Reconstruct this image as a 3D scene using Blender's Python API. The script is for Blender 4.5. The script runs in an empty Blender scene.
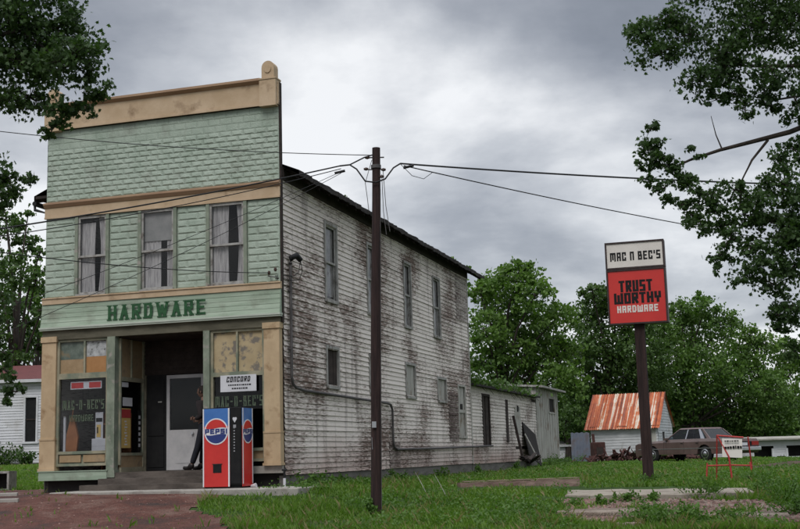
import bpy, bmesh, math, random
import numpy as np
from mathutils import Vector, Matrix, Euler
R = math.radians
random.seed(7); rng = np.random.default_rng(7)
S = bpy.context.scene
col = S.collection

# ------------------------------------------------------------------ camera, sky, sun, exposure
PITCH, ROLL, FOC, EYE = 0.1581, -0.0277, 1192.87, 1.6
cam = bpy.data.cameras.new('camera'); camo = bpy.data.objects.new('camera', cam); col.objects.link(camo)
cam.sensor_width = 36; cam.lens = FOC/800*36; cam.clip_end = 2000; cam.clip_start = .05
camo.matrix_world = Matrix.Translation((0,0,EYE)) @ Matrix.Rotation(math.pi/2+PITCH,4,'X') @ Matrix.Rotation(ROLL,4,'Z')
S.camera = camo
S.render.resolution_x, S.render.resolution_y = 1024, 677
S.view_settings.view_transform = 'Standard'; S.view_settings.look = 'None'
S.view_settings.gamma = 1; S.view_settings.use_curve_mapping = False
S.view_settings.exposure = 0.0

SUN_EL, SUN_AZ = R(52), R(200)      # high, behind the camera, slightly left (azimuth from +Y clockwise)
w = bpy.data.worlds.new('World'); S.world = w; w.use_nodes = True
nt = w.node_tree; nt.nodes.clear()
def N(t, typ, **k):
    n = t.nodes.new(typ)
    for a, b in k.items():
        if a.startswith('i_'):
            n.inputs[a[2:].replace('_',' ')].default_value = b
        else: setattr(n, a, b)
    return n
def ramp(t, stops, interp='LINEAR'):
    n = t.nodes.new('ShaderNodeValToRGB'); r = n.color_ramp; r.interpolation = interp
    while len(r.elements) < len(stops): r.elements.new(.5)
    for e, (p, c) in zip(r.elements, stops):
        e.position = p; e.color = (*c, 1) if len(c) == 3 else c
    return n
def mth(t, op, a=None, b=None, clamp=False):
    n = t.nodes.new('ShaderNodeMath'); n.operation = op; n.use_clamp = clamp
    for i, v in enumerate((a, b)):
        if v is None: continue
        if isinstance(v, (int, float)): n.inputs[i].default_value = v
        else: t.links.new(v, n.inputs[i])
    return n.outputs[0]
L = nt.links.new
out = N(nt,'ShaderNodeOutputWorld'); bg = N(nt,'ShaderNodeBackground'); L(bg.outputs[0], out.inputs[0])
sky = N(nt,'ShaderNodeTexSky', sky_type='NISHITA', sun_disc=False, sun_elevation=SUN_EL, sun_rotation=SUN_AZ)
tc = N(nt,'ShaderNodeTexCoord'); sep = N(nt,'ShaderNodeSeparateXYZ'); L(tc.outputs['Generated'], sep.inputs[0])
zc = mth(nt,'ADD', mth(nt,'MAXIMUM', sep.outputs[2], 0.0), .22)
px = mth(nt,'DIVIDE', sep.outputs[0], zc); py = mth(nt,'DIVIDE', sep.outputs[1], zc)
cmb = N(nt,'ShaderNodeCombineXYZ'); L(px, cmb.inputs[0]); L(py, cmb.inputs[1])
n1 = N(nt,'ShaderNodeTexNoise', i_Scale=1.15, i_Detail=7.0, i_Roughness=.52, i_Distortion=.35)
mp = N(nt,'ShaderNodeMapping'); mp.inputs['Location'].default_value = (3.1, 1.7, 0)
L(cmb.outputs[0], mp.inputs[0]); L(mp.outputs[0], n1.inputs['Vector'])
n2 = N(nt,'ShaderNodeTexNoise', i_Scale=4.0, i_Detail=6.0, i_Roughness=.6)
L(mp.outputs[0], n2.inputs['Vector'])
# a thin break in the clouds: brighter round a direction in the sky ahead
def lobe(d, width):
    dn = Vector(d).normalized()
    vm = N(nt,'ShaderNodeVectorMath', operation='DISTANCE'); L(tc.outputs['Generated'], vm.inputs[0]); vm.inputs[1].default_value = dn
    q = mth(nt,'DIVIDE', vm.outputs['Value'], width); q2 = mth(nt,'MULTIPLY', q, q)
    return mth(nt,'POWER', 2.718, mth(nt,'MULTIPLY', q2, -1.0))
def raydir(x, y):
    a, b = x-400, y-264.5; c, s = math.cos(ROLL), math.sin(ROLL)
    u, v = c*a+s*b, -s*a+c*b; cp, sp = math.cos(PITCH), math.sin(PITCH)
    return Vector((u, FOC*cp+v*sp, FOC*sp-v*cp))/FOC
f = mth(nt,'ADD', mth(nt,'SUBTRACT', mth(nt,'MULTIPLY', n1.outputs[0], 1.35), .21), mth(nt,'MULTIPLY', mth(nt,'SUBTRACT', n2.outputs[0], .02), .30))
for (dx, dy, wd, am) in [(530,98,.05,.10),(600,145,.075,.12),(450,90,.06,.05),(640,210,.07,.05),(730,290,.12,.07),(300,60,.14,.06),(20,240,.10,.12),(580,20,.08,-.15),(470,25,.08,-.08),(640,60,.07,-.08),(660,110,.05,-.06),(700,230,.07,.08),(340,110,.07,.06),(510,225,.07,-.08),(420,215,.07,-.08),(600,265,.05,.05),(480,185,.04,.02),(400,20,.09,-.03),(230,120,.1,.03)]:
    f = mth(nt,'ADD', f, mth(nt,'MULTIPLY', lobe(raydir(dx,dy), wd), am))
cr = ramp(nt, [(.26,(.165,.182,.212)),(.42,(.25,.27,.31)),(.55,(.36,.38,.42)),(.68,(.54,.56,.595)),(.86,(.87,.88,.895))])
L(f, cr.inputs[0])
# overcast skies are brighter towards the zenith
zen = mth(nt,'ADD', 1.0, mth(nt,'MULTIPLY', mth(nt,'MAXIMUM', mth(nt,'SUBTRACT', sep.outputs[2], .42), 0.0), 5.2))
sc = N(nt,'ShaderNodeVectorMath', operation='SCALE'); L(cr.outputs[0], sc.inputs[0]); L(zen, sc.inputs['Scale'])
sk = N(nt,'ShaderNodeVectorMath', operation='SCALE'); L(sky.outputs[0], sk.inputs[0]); sk.inputs['Scale'].default_value = .012
ad = N(nt,'ShaderNodeVectorMath', operation='ADD')
cl10 = N(nt,'ShaderNodeVectorMath', operation='SCALE'); L(sc.outputs[0], cl10.inputs[0]); cl10.inputs['Scale'].default_value = 10.0
sk10 = N(nt,'ShaderNodeVectorMath', operation='SCALE'); L(sk.outputs[0], sk10.inputs[0]); sk10.inputs['Scale'].default_value = 10.0
L(cl10.outputs[0], ad.inputs[0]); L(sk10.outputs[0], ad.inputs[1]); L(ad.outputs[0], bg.inputs[0])
bg.inputs[1].default_value = 0.1

sl = bpy.data.lights.new('sun','SUN'); so = bpy.data.objects.new('sun', sl); col.objects.link(so)
sl.energy = 1.5; sl.angle = R(25); sl.color = (1,.96,.92)
sd = Vector((math.sin(SUN_AZ)*math.cos(SUN_EL), math.cos(SUN_AZ)*math.cos(SUN_EL), math.sin(SUN_EL)))
so.rotation_euler = sd.to_track_quat('Z','Y').to_euler()

# ------------------------------------------------------------------ materials
def mat(name, c=(.5,.5,.5), rough=.8, c2=None, scale=3.0, stretch=(1,1,1), lo=.35, hi=.65, bump=0, bscale=None, metallic=0, detail=8, c3=None, scale3=.6, lo3=.5, hi3=.7, spec=.3, rand=0):
    m = bpy.data.materials.new(name); m.use_nodes = True; t = m.node_tree; l = t.links.new
    b = t.nodes['Principled BSDF']; b.inputs['Roughness'].default_value = rough; b.inputs['Metallic'].default_value = metallic
    b.inputs['Specular IOR Level'].default_value = spec
    cc = None
    tcx = N(t,'ShaderNodeTexCoord'); mpx = N(t,'ShaderNodeMapping'); mpx.inputs['Scale'].default_value = stretch
    l(tcx.outputs['Object'], mpx.inputs[0])
    if c2 is None:
        b.inputs['Base Color'].default_value = (*c,1); 
        rg = N(t,'ShaderNodeRGB'); rg.outputs[0].default_value = (*c,1); cc = rg.outputs[0]
    else:
        n = N(t,'ShaderNodeTexNoise', i_Scale=scale, i_Detail=float(detail), i_Roughness=.65); l(mpx.outputs[0], n.inputs['Vector'])
        r = ramp(t, [(lo,c),(hi,c2)]); l(n.outputs[0], r.inputs[0]); cc = r.outputs[0]
    if c3 is not None:
        n3 = N(t,'ShaderNodeTexNoise', i_Scale=scale3, i_Detail=6.0, i_Roughness=.6); l(tcx.outputs['Object'], n3.inputs['Vector'])
        r3 = ramp(t, [(lo3,(0,0,0)),(hi3,(1,1,1))]); l(n3.outputs[0], r3.inputs[0])
        mx = N(t,'ShaderNodeMixRGB'); l(r3.outputs[0], mx.inputs[0]); l(cc, mx.inputs[1]); mx.inputs[2].default_value = (*c3,1); cc = mx.outputs[0]
    if rand:
        g = N(t,'ShaderNodeNewGeometry'); mr = N(t,'ShaderNodeMapRange'); l(g.outputs['Random Per Island'], mr.inputs[0])
        mr.inputs[3].default_value = 1-rand; mr.inputs[4].default_value = 1+rand
        hs = N(t,'ShaderNodeHueSaturation'); l(cc, hs.inputs['Color']); l(mr.outputs[0], hs.inputs['Value']); cc = hs.outputs[0]
    l(cc, b.inputs['Base Color'])
    if bump:
        nb = N(t,'ShaderNodeTexNoise', i_Scale=float(bscale or scale*3), i_Detail=8.0, i_Roughness=.7); l(mpx.outputs[0], nb.inputs['Vector'])
        bp = N(t,'ShaderNodeBump'); bp.inputs['Strength'].default_value = 1; bp.inputs['Distance'].default_value = bump; l(nb.outputs[0], bp.inputs['Height']); l(bp.outputs[0], b.inputs['Normal'])
    return m
def leafmat(name, c, c2, rand=.45, trans=.35):
    m = bpy.data.materials.new(name); m.use_nodes = True; t = m.node_tree; l = t.links.new
    b = t.nodes['Principled BSDF']; b.inputs['Roughness'].default_value = .55; b.inputs['Specular IOR Level'].default_value = .25
    g = N(t,'ShaderNodeNewGeometry'); r = ramp(t, [(0,c),(1,c2)]); 
    tcx = N(t,'ShaderNodeTexCoord'); n = N(t,'ShaderNodeTexNoise', i_Scale=.9, i_Detail=4.0); l(tcx.outputs['Object'], n.inputs['Vector'])
    v = mth(t,'ADD', mth(t,'MULTIPLY', g.outputs['Random Per Island'], .55), mth(t,'MULTIPLY', mth(t,'SUBTRACT', n.outputs[0], .3, True), 1.1), True)
    l(v, r.inputs[0]); l(r.outputs[0], b.inputs['Base Color'])
    tr = N(t,'ShaderNodeBsdfTranslucent'); mc = N(t,'ShaderNodeMixRGB', blend_type='MULTIPLY'); mc.inputs[0].default_value = 1; l(r.outputs[0], mc.inputs[1]); mc.inputs[2].default_value = (1.3,1.6,.6,1)
    l(mc.outputs[0], tr.inputs[0])
    ms = N(t,'ShaderNodeMixShader'); ms.inputs[0].default_value = trans
    l(b.outputs[0], ms.inputs[1]); l(tr.outputs[0], ms.inputs[2]); l(ms.outputs[0], t.nodes['Material Output'].inputs[0])
    return m
def glassmat(name, tint=(.6,.62,.65), refl=1.0):
    m = bpy.data.materials.new(name); m.use_nodes = True; t = m.node_tree; l = t.links.new
    t.nodes.remove(t.nodes['Principled BSDF'])
    tr = N(t,'ShaderNodeBsdfTransparent'); tr.inputs[0].default_value = (*tint,1)
    gl = N(t,'ShaderNodeBsdfGlossy'); gl.inputs['Roughness'].default_value = .04; gl.inputs[0].default_value = (.9*refl,.9*refl,.9*refl,1)
    lw = N(t,'ShaderNodeLayerWeight', i_Blend=.5); ms = N(t,'ShaderNodeMixShader'); fr_ = mth(t,'ADD', .045, mth(t,'MULTIPLY', mth(t,'POWER', lw.outputs['Facing'], 4.0), .6))
    l(fr_, ms.inputs[0]); l(tr.outputs[0], ms.inputs[1]); l(gl.outputs[0], ms.inputs[2]); l(ms.outputs[0], t.nodes['Material Output'].inputs[0])
    return m

def sidingmat(name, dark, light, amount, browner=0.0):
    """old white paint flaking off boards: grain along the board (object Y), patches, and streaks of dirt"""
    m = bpy.data.materials.new(name); m.use_nodes = True; t = m.node_tree; l = t.links.new
    b = t.nodes['Principled BSDF']; b.inputs['Roughness'].default_value = .9; b.inputs['Specular IOR Level'].default_value = .15
    tcx = N(t,'ShaderNodeTexCoord')
    def noise(sc, st, det=8., ro=.65, dist=0.):
        q = N(t,'ShaderNodeMapping'); q.inputs['Scale'].default_value = st; l(tcx.outputs['Object'], q.inputs[0])
        n = N(t,'ShaderNodeTexNoise', i_Scale=sc, i_Detail=det, i_Roughness=ro, i_Distortion=dist); l(q.outputs[0], n.inputs['Vector']); return n.outputs[0]
    flake = noise(4.2, (1,1.0,8.5), 10., .72)
    patch = noise(.55, (1,.75,1.1), 5., .55)
    board = N(t,'ShaderNodeNewGeometry').outputs['Random Per Island']
    streak = noise(1.0, (1,2.6,.22), 6., .6)
    v = mth(t,'ADD', mth(t,'MULTIPLY', flake, 1.6), mth(t,'MULTIPLY', patch, 1.35))
    v = mth(t,'ADD', v, mth(t,'MULTIPLY', mth(t,'SUBTRACT', board, .5), .12))
    v = mth(t,'SUBTRACT', v, amount)
    r = ramp(t, [(.0,dark),(.16,tuple(.5*a+.5*c for a,c in zip(dark,(.25,.20,.18)))),(.27,tuple(.45*a+.55*c for a,c in zip(dark,light))),(.42,light)])
    l(v, r.inputs[0])
    st = ramp(t, [(.55,(0,0,0)),(.74,(1,1,1))]); l(streak, st.inputs[0])
    mx = N(t,'ShaderNodeMixRGB'); l(mth(t,'MULTIPLY', st.outputs[0], .72), mx.inputs[0]); l(r.outputs[0], mx.inputs[1]); mx.inputs[2].default_value = (.075,.052,.045,1)
    # red-brown base coat showing low on the wall where rain splashes
    sp = N(t,'ShaderNodeSeparateXYZ'); l(tcx.outputs['Object'], sp.inputs[0])
    low = N(t,'ShaderNodeMapRange'); l(mth(t,'ADD', sp.outputs[2], mth(t,'MULTIPLY', mth(t,'SUBTRACT', noise(.9,(1,1,1),5.), .5), 1.6)), low.inputs[0])
    low.inputs[1].default_value = .2; low.inputs[2].default_value = 1.1; low.inputs[3].default_value = .55+browner; low.inputs[4].default_value = 0
    m2 = N(t,'ShaderNodeMixRGB', blend_type='MULTIPLY'); l(low.outputs[0], m2.inputs[0]); l(mx.outputs[0], m2.inputs[1]); m2.inputs[2].default_value = (.42,.27,.24,1)
    l(m2.outputs[0], b.inputs['Base Color'])
    nb = noise(14., (1,1,8), 6.); bp = N(t,'ShaderNodeBump'); bp.inputs['Distance'].default_value = .006; l(nb, bp.inputs['Height']); l(bp.outputs[0], b.inputs['Normal'])
    return m

def groundmat():
    m = bpy.data.materials.new('grass_ground'); m.use_nodes = True; t = m.node_tree; l = t.links.new
    b = t.nodes['Principled BSDF']; b.inputs['Roughness'].default_value = .95; b.inputs['Specular IOR Level'].default_value = .1
    tcx = N(t,'ShaderNodeTexCoord')
    n = N(t,'ShaderNodeTexNoise', i_Scale=2.2, i_Detail=10.0, i_Roughness=.75); l(tcx.outputs['Object'], n.inputs['Vector'])
    r = ramp(t, [(.3,(.022,.032,.012)),(.5,(.035,.065,.018)),(.7,(.055,.095,.026))]); l(n.outputs[0], r.inputs[0])
    n2 = N(t,'ShaderNodeTexNoise', i_Scale=.35, i_Detail=5.0); l(tcx.outputs['Object'], n2.inputs['Vector'])
    r2 = ramp(t, [(.60,(0,0,0)),(.70,(1,1,1))]); l(n2.outputs[0], r2.inputs[0])
    mx = N(t,'ShaderNodeMixRGB'); l(r2.outputs[0], mx.inputs[0]); l(r.outputs[0], mx.inputs[1]); mx.inputs[2].default_value = (.085,.06,.045,1)
    l(mx.outputs[0], b.inputs['Base Color'])
    nb = N(t,'ShaderNodeTexNoise', i_Scale=25.0, i_Detail=6.0); l(tcx.outputs['Object'], nb.inputs['Vector'])
    bp = N(t,'ShaderNodeBump'); bp.inputs['Distance'].default_value = .05; l(nb.outputs[0], bp.inputs['Height']); l(bp.outputs[0], b.inputs['Normal'])
    return m
def gravelmat(name, a, b_, c, scale=9):
    m = bpy.data.materials.new(name); m.use_nodes = True; t = m.node_tree; l = t.links.new
    b = t.nodes['Principled BSDF']; b.inputs['Roughness'].default_value = .9; b.inputs['Specular IOR Level'].default_value = .2
    tcx = N(t,'ShaderNodeTexCoord')
    n = N(t,'ShaderNodeTexNoise', i_Scale=.9, i_Detail=8.0, i_Roughness=.7); l(tcx.outputs['Object'], n.inputs['Vector'])
    r = ramp(t, [(.34,a),(.50,b_),(.64,c)]); l(n.outputs[0], r.inputs[0])
    v = N(t,'ShaderNodeTexVoronoi', i_Scale=float(scale*3)); l(tcx.outputs['Object'], v.inputs['Vector'])
    hs = N(t,'ShaderNodeHueSaturation'); l(r.outputs[0], hs.inputs['Color'])
    sv = N(t,'ShaderNodeSeparateXYZ'); l(v.outputs['Color'], sv.inputs[0]); mr = N(t,'ShaderNodeMapRange'); l(sv.outputs[0], mr.inputs[0]); mr.inputs[3].default_value=.7; mr.inputs[4].default_value=1.3
    l(mr.outputs[0], hs.inputs['Value']); l(hs.outputs[0], b.inputs['Base Color'])
    bp = N(t,'ShaderNodeBump'); bp.inputs['Distance'].default_value = .012; l(v.outputs['Distance'], bp.inputs['Height']); bp.invert = True; l(bp.outputs[0], b.inputs['Normal'])
    return m
def roofrust(name):
    m = bpy.data.materials.new(name); m.use_nodes = True; t = m.node_tree; l = t.links.new
    b = t.nodes['Principled BSDF']; b.inputs['Roughness'].default_value = .6; b.inputs['Metallic'].default_value = .1
    tcx = N(t,'ShaderNodeTexCoord')
    q = N(t,'ShaderNodeMapping'); q.inputs['Scale'].default_value = (5.5,.16,.16); l(tcx.outputs['Object'], q.inputs[0])
    n = N(t,'ShaderNodeTexNoise', i_Scale=1.6, i_Detail=4.0, i_Roughness=.5); l(q.outputs[0], n.inputs['Vector'])
    n2 = N(t,'ShaderNodeTexNoise', i_Scale=2.5, i_Detail=7.0, i_Roughness=.7); l(tcx.outputs['Object'], n2.inputs['Vector'])
    v = mth(t,'ADD', mth(t,'MULTIPLY', n.outputs[0], 1.0), mth(t,'MULTIPLY', n2.outputs[0], .38))
    r = ramp(t, [(.50,(.11,.028,.012)),(.64,(.33,.066,.016)),(.755,(.44,.12,.03)),(.79,(.50,.40,.30)),(.92,(.58,.52,.47))]); l(v, r.inputs[0]); l(r.outputs[0], b.inputs['Base Color'])
    return m

M = dict(
  timbertop=mat('pale_timber_top',(.20,.13,.11),.95,(.30,.22,.19),5,(.5,2,2)),  # paler tone than the beam body, for its top boards
  slab=mat('stained_beige_concrete',(.20,.17,.135),.9,(.30,.27,.225),2.5,bump=.01,bscale=30,c3=(.13,.10,.08),scale3=1.4,lo3=.5,hi3=.7),
  baytrim=mat('dirty_beige_green_trim',(.22,.205,.14),.85,(.33,.305,.22),3.0,bump=.003,bscale=20,c3=(.15,.175,.13),scale3=1.6,lo3=.46,hi3=.60),
  tin=mat('green_pressed_tin',(.245,.305,.24),.5,(.335,.395,.325),1.6,lo=.35,hi=.62,bump=.012,bscale=34,c3=(.19,.205,.165),scale3=1.1,lo3=.55,hi3=.75,spec=.5),
  board=mat('faded_green_board',(.22,.285,.21),.8,(.33,.395,.31),2.5,(.4,1,5),bump=.002,bscale=12,c3=(.16,.17,.13),scale3=2.0,lo3=.55,hi3=.8),
  trimgreen=mat('weathered_green_trim',(.13,.155,.115),.8,(.235,.265,.205),3.5,(1,1,.6),bump=.003,bscale=20,c3=(.28,.26,.23),scale3=5,lo3=.56,hi3=.66),
  lip=mat('pale_green_lip',(.36,.40,.34),.7,(.48,.52,.45),4,(.3,1,1)),
  olive=mat('dirty_olive_beam',(.07,.065,.045),.9,(.135,.125,.09),5,(.3,1,1)),
  tan=mat('tan_painted_metal',(.40,.29,.18),.7,(.49,.37,.25),2.0,bump=.003,bscale=30,c3=(.19,.12,.065),scale3=2.2,lo3=.58,hi3=.76),
  tandark=mat('reddish_tan_moulding',(.27,.165,.105),.7,(.36,.24,.15),2.5,(.4,1,1)),
  tanpil=mat('tan_pilaster_paint',(.38,.275,.165),.75,(.50,.375,.235),1.8,(1,1,.7),bump=.003,bscale=18,c3=(.24,.15,.075),scale3=2.5,lo3=.56,hi3=.7),
  sash=mat('grey_window_wood',(.23,.225,.21),.85,(.38,.37,.35),7,(1,1,.5),c3=(.12,.10,.085),scale3=5,lo3=.52,hi3=.68),
  green=mat('dark_green_lettering',(.012,.055,.02),.8,(.03,.10,.04),14),
  faintgreen=mat('faded_gilt_lettering',(.05,.075,.05),.7,(.10,.125,.085),20),
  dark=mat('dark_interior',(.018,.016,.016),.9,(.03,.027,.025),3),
  black=mat('black_paint',(.010,.010,.011),.65,(.016,.016,.016),6,spec=.15),
  curtain=mat('grey_lace_curtain',(.20,.195,.195),.95,(.42,.41,.40),5,(5,5,.5)),
  shade=mat('pale_roller_shade',(.17,.175,.17),.9,(.24,.24,.23),3),
  peach=mat('brown_cardboard_panel',(.26,.18,.10),.9,(.36,.26,.155),3,c3=(.17,.13,.09),scale3=3,lo3=.55,hi3=.7), card=mat('bright_card',(.42,.42,.44),.8,(.52,.52,.54),3),
  orange=mat('orange_board_panel',(.31,.155,.06),.85,(.38,.20,.085),3),
  marble=mat('peeling_white_film',(.20,.21,.21),.8,(.47,.48,.48),9,c3=(.12,.12,.11),scale3=14,lo3=.56,hi3=.6),
  greyglass=mat('clouded_green_grey_glass',(.065,.085,.07),.35,(.15,.18,.15),5,(1,1,1),c3=(.19,.15,.09),scale3=3,lo3=.58,hi3=.7),
  peel=mat('peeling_yellow_panel',(.34,.265,.155),.85,(.43,.345,.21),3,c3=(.17,.15,.125),scale3=4.5,lo3=.50,hi3=.58),
  floor=mat('worn_brown_step',(.055,.045,.038),.9,(.12,.10,.085),5,(.4,1,1),bump=.01,bscale=15),
  concrete=mat('old_concrete',(.25,.235,.21),.9,(.36,.34,.305),4,bump=.01,bscale=30,c3=(.15,.125,.105),scale3=1.8,lo3=.52,hi3=.72),
  stone=mat('damp_foundation_stone',(.10,.095,.085),.9,(.17,.16,.145),4,(.4,.4,1.5),bump=.02,bscale=8),
  shingle=mat('black_tar_shingle',(.014,.013,.013),.95,(.045,.04,.037),9,(1,.5,1),bump=.02,bscale=14),
  soffit=mat('dark_rotten_wood_and_shade',(.024,.019,.017),.95,(.048,.036,.031),6,(1,.3,1)),  # rotten wood; in the entry recess its near-black tone stands for shade
  doorwhite=mat('dull_white_door_paint',(.36,.355,.36),.7,(.46,.45,.45),3),
  pale=mat('weathered_white_boards',(.27,.26,.235),.9,(.46,.45,.41),3,(2.5,2.5,.4),bump=.004,bscale=20,c3=(.20,.16,.12),scale3=1.5,lo3=.54,hi3=.68),
  whiteside=mat('white_painted_siding',(.52,.52,.54),.75,(.62,.62,.64),2,c3=(.40,.39,.38),scale3=1.0),
  shedside=mat('chalky_white_siding',(.42,.43,.44),.85,(.54,.55,.56),3,(1,1,3),c3=(.26,.24,.22),scale3=1.4,lo3=.56,hi3=.7),
  pipe=mat('grey_blue_conduit',(.075,.07,.07),.7,(.13,.12,.12),5,metallic=.3),
  pole=mat('creosoted_pole_wood',(.016,.010,.010),.95,(.045,.026,.024),6,(4,4,.25),bump=.01,bscale=14),
  cable=mat('black_cable',(.01,.01,.011),.6), 
  ceramic=mat('brown_insulator',(.05,.028,.02),.3),
  red=mat('red_sign_face',(.48,.022,.018),.35,(.54,.03,.022),1.2,spec=.5),
  signwhite=mat('cream_sign_face',(.58,.54,.50),.4,(.66,.62,.57),1.3,spec=.5),
  signframe=mat('dark_sign_frame',(.03,.022,.022),.5,(.06,.04,.038),9,metallic=.3),
  vred=mat('vending_red',(.46,.020,.018),.4,(.58,.035,.028),1.5,c3=(.38,.05,.045),scale3=4,lo3=.6,hi3=.8,spec=.5), vblue=mat('vending_blue',(.035,.13,.38),.4,(.06,.18,.46),2,spec=.5), vnavy=mat('logo_navy',(.018,.035,.16),.35,spec=.5),
  vwhite=mat('clean_white',(.66,.66,.68),.4,spec=.5), silver=mat('brushed_metal',(.45,.45,.47),.35,metallic=.8),
  paper=mat('white_paper',(.50,.50,.53),.8,(.58,.58,.6),3), yellow=mat('yellow_poster',(.50,.33,.10),.7,(.56,.40,.14),4), tred=mat('dull_red_poster',(.33,.035,.035),.7,(.40,.05,.05),5),
  brown=mat('brown_wood_goods',(.24,.095,.04),.8,(.34,.14,.06),4),
  gravelred=gravelmat('red_clay_gravel',(.038,.029,.026),(.092,.038,.029),(.135,.085,.068),14),
  gravel=gravelmat('pale_gravel',(.09,.07,.052),(.19,.15,.12),(.27,.225,.185),16),
  asphalt=mat('road_asphalt',(.04,.04,.042),.9,(.065,.063,.062),12,bump=.01,bscale=60),
  dirt=mat('brown_soil',(.045,.028,.022),.95,(.085,.055,.042),3,bump=.05,bscale=9),
  ground=groundmat(),
  grass=leafmat('grass_blade',(.060,.122,.016),(.142,.232,.038),trans=.35),
  weed=leafmat('weed_leaf',(.046,.098,.018),(.105,.190,.042),trans=.35),
  leafnear=leafmat('maple_leaf',(.022,.046,.015),(.060,.108,.032),trans=.28),
  leafa=leafmat('bright_tree_leaf',(.036,.080,.016),(.140,.230,.05),trans=.3),
  leafb=leafmat('mid_tree_leaf',(.028,.066,.015),(.122,.208,.045),trans=.28),
  leafc=leafmat('dark_tree_leaf',(.021,.048,.013),(.085,.148,.036),trans=.25),
  bark=mat('dark_bark',(.025,.02,.017),.95,(.06,.048,.04),6,(1,1,.3),bump=.02,bscale=10),
  rust=roofrust('rusty_corrugated_iron'),
  bluepanel=mat('slate_blue_sheet',(.10,.115,.15),.7,(.15,.165,.20),2,c3=(.10,.07,.06),scale3=2),
  carpaint=mat('maroon_brown_car_paint',(.082,.054,.048),.26,(.100,.068,.060),1.5,c3=(.13,.085,.08),scale3=1.2,spec=.6),
  vinyl=mat('faded_vinyl_roof',(.12,.085,.085),.7,(.15,.11,.11),4), rubber=mat('tyre_rubber',(.014,.014,.014),.85),
  chrome=mat('chrome_trim',(.55,.55,.57),.25,metallic=.9), lampred=mat('tail_lamp_red',(.25,.015,.012),.3), 
  redroof=mat('dull_red_roof',(.075,.02,.02),.8,(.12,.032,.03),4,(1,3,3)),
  junk=mat('rust_brown_scrap',(.035,.017,.015),.95,(.09,.04,.034),4,rand=.5),
  timber=mat('reddish_weathered_timber',(.13,.08,.065),.95,(.25,.18,.15),4,(.5,2,2),bump=.02,bscale=9),
  redpaint=mat('faded_red_paint',(.34,.028,.028),.6,(.42,.06,.05),8),
  skin=mat('skin',(.16,.09,.065),.7), jacket=mat('dark_jacket_cloth',(.02,.016,.017),.95,(.03,.024,.025),8), jeans=mat('dark_trousers_cloth',(.012,.013,.018),.95,(.02,.021,.027),8),  # skin and cloth darkened further to carry the doorway's deep shade
  leather=mat('black_leather',(.015,.012,.011),.4), hair=mat('dark_hair',(.015,.010,.008),.8),
  clap=sidingmat('flaking_white_clapboard',(.145,.100,.080),(.72,.66,.61),1.14),
  clap2=sidingmat('flaking_annex_clapboard',(.14,.10,.085),(.67,.62,.57),1.05,.15),
  clap3=sidingmat('stained_brown_clapboard',(.07,.05,.045),(.42,.38,.35),1.25),
  glass=glassmat('window_glass',(.97,.97,.98),.6), glassdark=glassmat('store_glass',(.92,.93,.94),.38), cglass=glassmat('car_glass',(.45,.5,.52)),
)

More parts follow.
